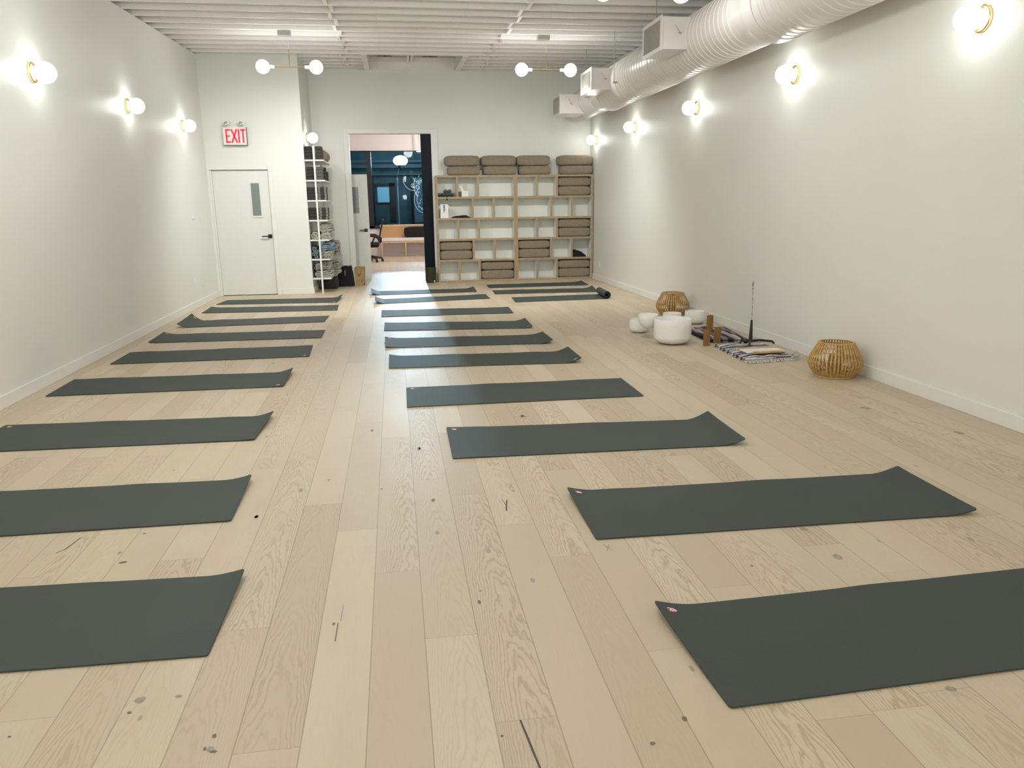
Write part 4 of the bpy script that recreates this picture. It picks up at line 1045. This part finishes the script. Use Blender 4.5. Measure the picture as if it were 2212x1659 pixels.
# ------------------------------------------------------------------ rattan lanterns
def lantern(x, y, label, rz=0.):
    t = thing('rattan_lantern', label, 'lantern', (x, y, 0), rz, 'rattan lanterns along the right wall')
    prof = [(.152, .012), (.165, .022), (.195, .055), (.214, .095), (.217, .125), (.205, .165), (.175, .220), (.148, .268), (.138, .288)]
    def rad(z):
        for (r0, z0), (r1, z1) in zip(prof, prof[1:]):
            if z0 <= z <= z1: return r0+(r1-r0)*(z-z0)/(z1-z0)
        return prof[-1][0]
    def sm(z): return (rad(max(.012, z-.015))+rad(z)+rad(min(.288, z+.015)))/3
    m = MB(); n = 44
    for k in range(n):                       # flat split-cane ribs
        a = 2*PI*k/n+.02*math.sin(k*7); ca, sa = math.cos(a), math.sin(a); o = len(m.v); w = .0070 if k % 2 else .0060
        for i in range(15):
            z = .012+(.288-.012)*i/14; r = sm(z); ww = w*(.75+.35*min(1., r/.2))
            for dr, dt in ((-.0025, -ww), (-.0025, ww), (.0025, ww*.8), (.0025, -ww*.8)):
                rr = r+dr; m.v.append((rr*ca-dt*sa, rr*sa+dt*ca, z))
        for i in range(14):
            for q in range(4):
                q2 = (q+1) % 4; m.f.append((o+i*4+q, o+i*4+q2, o+i*4+4+q2, o+i*4+4+q)); m.mi.append(0)
        m.f += [(o, o+1, o+2, o+3), (o+56, o+57, o+58, o+59)]; m.mi += [0, 0]
    m.build('slats', RATT, t, smooth='auto')
    m = MB()
    for z, q in ((.252, .007), (.05, .005), (.02, .007), (.15, .003)):
        r = sm(z)-.009; m.tube([(r*math.cos(2*PI*k/40), r*math.sin(2*PI*k/40), z) for k in range(40)], q, 6, closed=True)
    m.build('hoops', RATT, t, smooth='auto')
    m = MB(); r = .134; m.tube([(r*math.cos(2*PI*k/40), r*math.sin(2*PI*k/40), .284) for k in range(40)], .006, 6, closed=True); m.build('rim', RATTL, t, smooth='auto')
    m = MB(); m.lathe([(.146, .0), (.158, .003), (.158, .012), (.146, .014)], 40); m.build('base', RATTL, t, smooth='auto')
    m = MB(); m.lathe([(.050, .015), (.052, .02), (.052, .175), (.046, .18)], 24); m.build('candle_cup', CANDLE, t, smooth='auto')
lantern(3.588, 5.82, 'rattan lantern nearest the camera on the floor by the right wall')
lantern(3.562, 9.62, 'rattan lantern behind the white singing bowls by the right wall', .4)

# ------------------------------------------------------------------ singing bowls
def bowl_mesh(R, H, k=.5):
    out = []; n = 14
    for i in range(n+1):
        a = PI/2*i/n; out.append((R*(math.sin(a)**.62), R*k*(1-math.cos(a))))
    out += [(R*1.0, H*.7), (R*.985, H)]
    inn = [(r*.955, z+R*.04 if i < n else z) for i, (r, z) in enumerate(out)][::-1]
    pr = out+[(R*.97, H+.003)]+inn
    pr = [(max(r, .001), z) for r, z in pr]
    return pr
def bowl(x, y, R, H, label, k=.5):
    m = MB(); m.lathe(bowl_mesh(R, H, k), 48, cap0=True, cap1=True)
    o = m.build('singing_bowl', QUARTZ, smooth=True, loc=(x, y, .001)); tag(o, label, 'singing bowl', 'frosted crystal singing bowls')
bowl(2.812, 7.57, .192, .258, 'largest white frosted singing bowl, in front of the others', .42)
bowl(2.700, 8.33, .112, .145, 'small white frosted singing bowl, leftmost of the group')
bowl(3.13, 8.46, .108, .185, 'white frosted singing bowl rising behind the largest bowl')
bowl(3.545, 8.80, .122, .150, 'white frosted singing bowl nearest the right wall')
t = thing('handheld_bowl', 'white frosted cup bowl on a clear stem and foot beside the largest bowl', 'singing bowl', (2.685, 7.98, 0))
m = MB(); m.lathe([(.001, .008), (.02, .007), (.07, .004), (.076, .0), (.078, .003), (.07, .010), (.025, .014), (.012, .03), (.011, .085), (.016, .095)], 32, cap0=False, cap1=True); m.build('stem', CLEAR, t, smooth='auto')
m = MB(); m.lathe([(.014, .095), (.05, .105), (.085, .130), (.100, .165), (.105, .21), (.105, .255), (.101, .255), (.097, .17), (.05, .115), (.012, .105)], 40, cap1=True); m.build('cup', QUARTZ, t, smooth=True)

# wooden chimes, blankets, board, stand
def chime(x, y, z, h, label, rz=0.):
    t = thing('wooden_chime', label, 'wooden block', (x, y, z), rz, 'brown wooden chime blocks by the bowls')
    m = MB(); m.box((-.030, -.022, 0), (.030, .022, h)); o = m.build('body', WOODB, t, bevel=.004, seg=2)
    m = MB(); m.box((-.026, -.018, h-.002), (.026, .018, h+.003)); m.build('cap', mat('dark_wood', (.06, .03, .015), rough=.5), t)
chime(3.101, 7.36, 0, .170, 'brown wooden block standing leftmost on the bare floor beside the blankets')
chime(3.232, 7.40, 0, .172, 'brown wooden block standing right of the first, at the blanket edge', .25)
chime(3.365, 7.92, .047, .175, 'brown wooden block standing on the rear blanket, behind the other two', .2)
SER = [(0, (.02, .018, .022)), (.10, (.55, .53, .52)), (.22, (.30, .27, .28)), (.34, (.02, .02, .022)), (.44, (.42, .38, .40)), (.58, (.02, .018, .02)), (.66, (.62, .60, .58)), (.84, (.16, .14, .15)), (.92, (.58, .56, .54))]
SERM = stripes('striped_wool', SER, 'Y', 3.0, wob=.06)
SERP = stripes('mauve_striped_wool', [(0, (.02, .016, .02)), (.16, (.30, .24, .27)), (.34, (.46, .41, .42)), (.5, (.02, .016, .02)), (.62, (.22, .17, .20)), (.86, (.03, .02, .025))], 'X', 4.5, wob=.08)
def quilt(corners, h, layers, mt, label, fringe=False, seed=1):
    cx = sum(c[0] for c in corners)/4; cy = sum(c[1] for c in corners)/4; LF, LN, RN, RF = [Vector((c[0]-cx, c[1]-cy, 0)) for c in corners]
    m = MB(); rr = random.Random(seed); nu, nv = 26, 26
    def P(a, b, z): p = (LN*(1-a)+RN*a)*(1-b)+(LF*(1-a)+RF*a)*b; return Vector((p.x, p.y, z))
    for l in range(layers):
        z0, z1 = .001+h*l/layers, h*(l+1)/layers-.001; ins = .012*l; o = len(m.v)
        for s in (0, 1):
            for j in range(nv):
                for i in range(nu):
                    a, b = ins+(1-2*ins)*i/(nu-1), ins+(1-2*ins)*j/(nv-1)
                    e = min(1., min(i, nu-1-i, j, nv-1-j)/1.5)
                    w = (.006*math.sin(a*17+l+seed)+.005*math.sin(b*21+a*6+seed))*(1 if l == layers-1 else .3)
                    zz = z0 if s == 0 else (z0+z1)/2+(z1-z0)/2*(e if e > 0 else 0)+max(-.004, w)*e
                    m.v.append(tuple(P(a+.004*math.sin(b*30), b+.004*math.sin(a*33), zz)))
        q = nu*nv
        for j in range(nv-1):
            for i in range(nu-1):
                k = o+j*nu+i; m.f.append((k+q, k+q+1, k+q+nu+1, k+q+nu)); m.f.append((k+nu, k+nu+1, k+1, k)); m.mi += [0, 0]
        ring = [i for i in range(nu)]+[j*nu+nu-1 for j in range(1, nv)]+[(nv-1)*nu+i for i in range(nu-2, -1, -1)]+[j*nu for j in range(nv-2, 0, -1)]
        for a, b in zip(ring, ring[1:]+ring[:1]): m.f.append((o+a, o+b, o+q+b, o+q+a)); m.mi.append(0)
    ob = m.build('blanket', mt, smooth='auto', loc=(cx, cy, 0)); tag(ob, label, 'blanket', 'striped blankets by the right wall')
    if fringe:
        m = MB()
        for k in range(58):
            a = k/57; p0 = P(a, 0, .02); d = (LN-LF).normalized(); pts = [p0]
            for q in range(1, 6): pts.append(pts[-1]+d*.011+Vector((rr.uniform(-.009, .009), 0, 0))); pts[-1].z = max(.004, .02-q*.0035+rr.uniform(-.004, .005))
            m.tube(pts, .0035, 5)
        for k in range(34):    # bunched tassel at the right corner
            p0 = P(1.0+rr.uniform(-.05, .02), rr.uniform(-.03, .16), .03); pts = [p0]
            for q in range(1, 6): pts.append(pts[-1]+Vector((rr.uniform(-.004, .02), rr.uniform(-.02, .01), rr.uniform(-.012, .014)))); pts[-1].z = max(.005, pts[-1].z)
            m.tube(pts, .0035, 5)
        m.build('fringe', mat('white_fringe', (.62, .59, .55), rough=.95, var=.15), ob, smooth=True)
quilt([(3.145, 7.30), (3.105, 6.45), (3.60, 6.52), (3.66, 7.33)], .042, 2, SERM, 'black and white striped blanket with fringe, nearest the camera', True, 3)
quilt([(3.22, 8.33), (3.19, 7.50), (3.60, 7.46), (3.70, 8.28)], .046, 2, SERP, 'mauve and black folded blanket behind the wooden blocks', False, 5)
t = thing('lap_board', 'flat white board with tan wooden rails lying on the striped blanket', 'board', (3.375, 6.69, .056), .03)
m = MB(); m.box((-.19, -.085, 0), (.19, .085, .012)); m.build('panel', WHITEP, t, bevel=.003)
m = MB(); m.box((-.215, .085, 0), (.215, .107, .022)); m.build('rail', RATTL, t, bevel=.003)
m = MB(); m.box((-.145, -.112, 0), (.145, -.085, .02)); m.build('rail', RATTL, t, bevel=.003)
t = thing('feather_stand', 'slim stand with black base and thin speckled rod by the right wall', 'stand', (3.43, 7.06, .046), 0.)
m = MB(); m.tube([(0, 0, .03), (.0, 0, .11), (.0, 0, .25)], [.022, .016, .010], 10); m.build('post', BLACK, t, smooth='auto')
for a, L_ in ((-.1, .24), (2.6, .10), (4.2, .13)):
    m = MB(); m.tube([(0, 0, .045), (L_*.4*math.cos(a), L_*.4*math.sin(a), .048), (L_*.9*math.cos(a), L_*.9*math.sin(a), .034), (L_*math.cos(a), L_*math.sin(a), .012)], [.012, .012, .011, .010], 8); m.build('foot', BLACK, t, smooth='auto')
m = MB(); m.ball((-.06, -.02, .045), .026, 12, 8); m.build('clamp_knob', BLACK, t, smooth=True)
m = MB(); m.tube([(0, 0, .25), (.0, 0, .42), (-.008, 0, .62)], [.0035, .005, .007], 6); m.build('speckled_rod', mat('speckled_rod', (.42, .40, .35), rough=.6, var=.7, scale=55), t, smooth='auto')

# ------------------------------------------------------------------ light
def point(name, loc, P, r=.086, col=(.985, 1., .97)):
    d = bpy.data.lights.new(name, 'POINT'); d.energy = P; d.shadow_soft_size = r; d.color = col
    o = bpy.data.objects.new(name, d); C.objects.link(o); o.location = loc; return o
PG = 22*4*PI*PI*.086**2
for x, y in ((XL+.115, 5.0), (XL+.115, 2.6), (XL+.115, .2), (XR-.115, 2.45), (XR-.115, .05)): point('sconce_lamp', (x, y, 2.57), PG)
for y, z, k in ((-1.3, 1.95, 7.), (2.7, 2.9, 2.3), (5.3, 2.8, 5.2)):      # added unseen fill lights behind the camera and above the frame
    for x in (-1.25, .75): point('unseen_fill_light', (x, y, z), PG*k, .14)
# added fill spots at the pendant globes, brightening the floor and back wall
for y, z, en in ((11.285, 3.15, 125.), (6.955, 3.09, 10.)):
    for x in (-1.625, -.93, 1.865, 2.56):
        d = bpy.data.lights.new('pendant_fill_spot', 'SPOT'); d.energy = en*(.5 if x in (-1.625, 2.56) else 1.); d.spot_size = math.radians(156); d.spot_blend = .9; d.shadow_soft_size = .08; d.color = (.985, 1., .97)
        o = bpy.data.objects.new('pendant_fill_spot', d); C.objects.link(o); o.location = (x, y, z); o.rotation_euler = (math.radians(28 if y > 10 else 0), 0, 0)
# front room lamps
point('front_room_lamp', (.6, 19.3, 3.2), 66., .15, (1., .93, .90)); point('front_room_lamp', (1.6, 21.5, 3.1), 60., .15, (1., .93, .90))
# street floodlight: shines in over the window sill
d = bpy.data.lights.new('street_floodlight', 'SPOT'); d.energy = 6.5e3; d.spot_size = math.radians(26); d.spot_blend = .4; d.shadow_soft_size = .22; d.color = (.60, .80, 1.)
o = bpy.data.objects.new('street_floodlight', d); C.objects.link(o); o.location = (.507, 42.3, 3.77)
o.rotation_euler = (Vector((.1, 10., 0))-o.location).to_track_quat('-Z', 'Y').to_euler()
point('facade_fill_light', (1.5, 40.5, 6.5), 1100., .3, (.55, .80, 1.))  # added unseen light that brightens the building front
w = bpy.data.worlds.new('night'); S.world = w; w.use_nodes = True
w.node_tree.nodes['Background'].inputs[0].default_value = (.012, .035, .055, 1); w.node_tree.nodes['Background'].inputs[1].default_value = 1.

# ------------------------------------------------------------------ camera
cd = bpy.data.cameras.new('camera'); cam = bpy.data.objects.new('camera', cd); C.objects.link(cam)
R_, U_, F_ = Vector((.9887, -.14927, -.0135)), Vector((.04691, .22267, .97376)), Vector((.14235, .9634, -.22716))
M4 = Matrix((( R_.x, U_.x, -F_.x, 0), (R_.y, U_.y, -F_.y, 0), (R_.z, U_.z, -F_.z, 1.43024), (0, 0, 0, 1)))
cam.matrix_world = M4
cd.sensor_fit = 'HORIZONTAL'; cd.sensor_width = 36.; cd.lens = 1660.75*36/2212; cd.clip_start = .05; cd.clip_end = 200
S.camera = cam
S.view_settings.view_transform = 'Standard'; S.view_settings.look = 'None'; S.view_settings.exposure = .31; S.view_settings.gamma = 1.
S.view_settings.use_curve_mapping = False
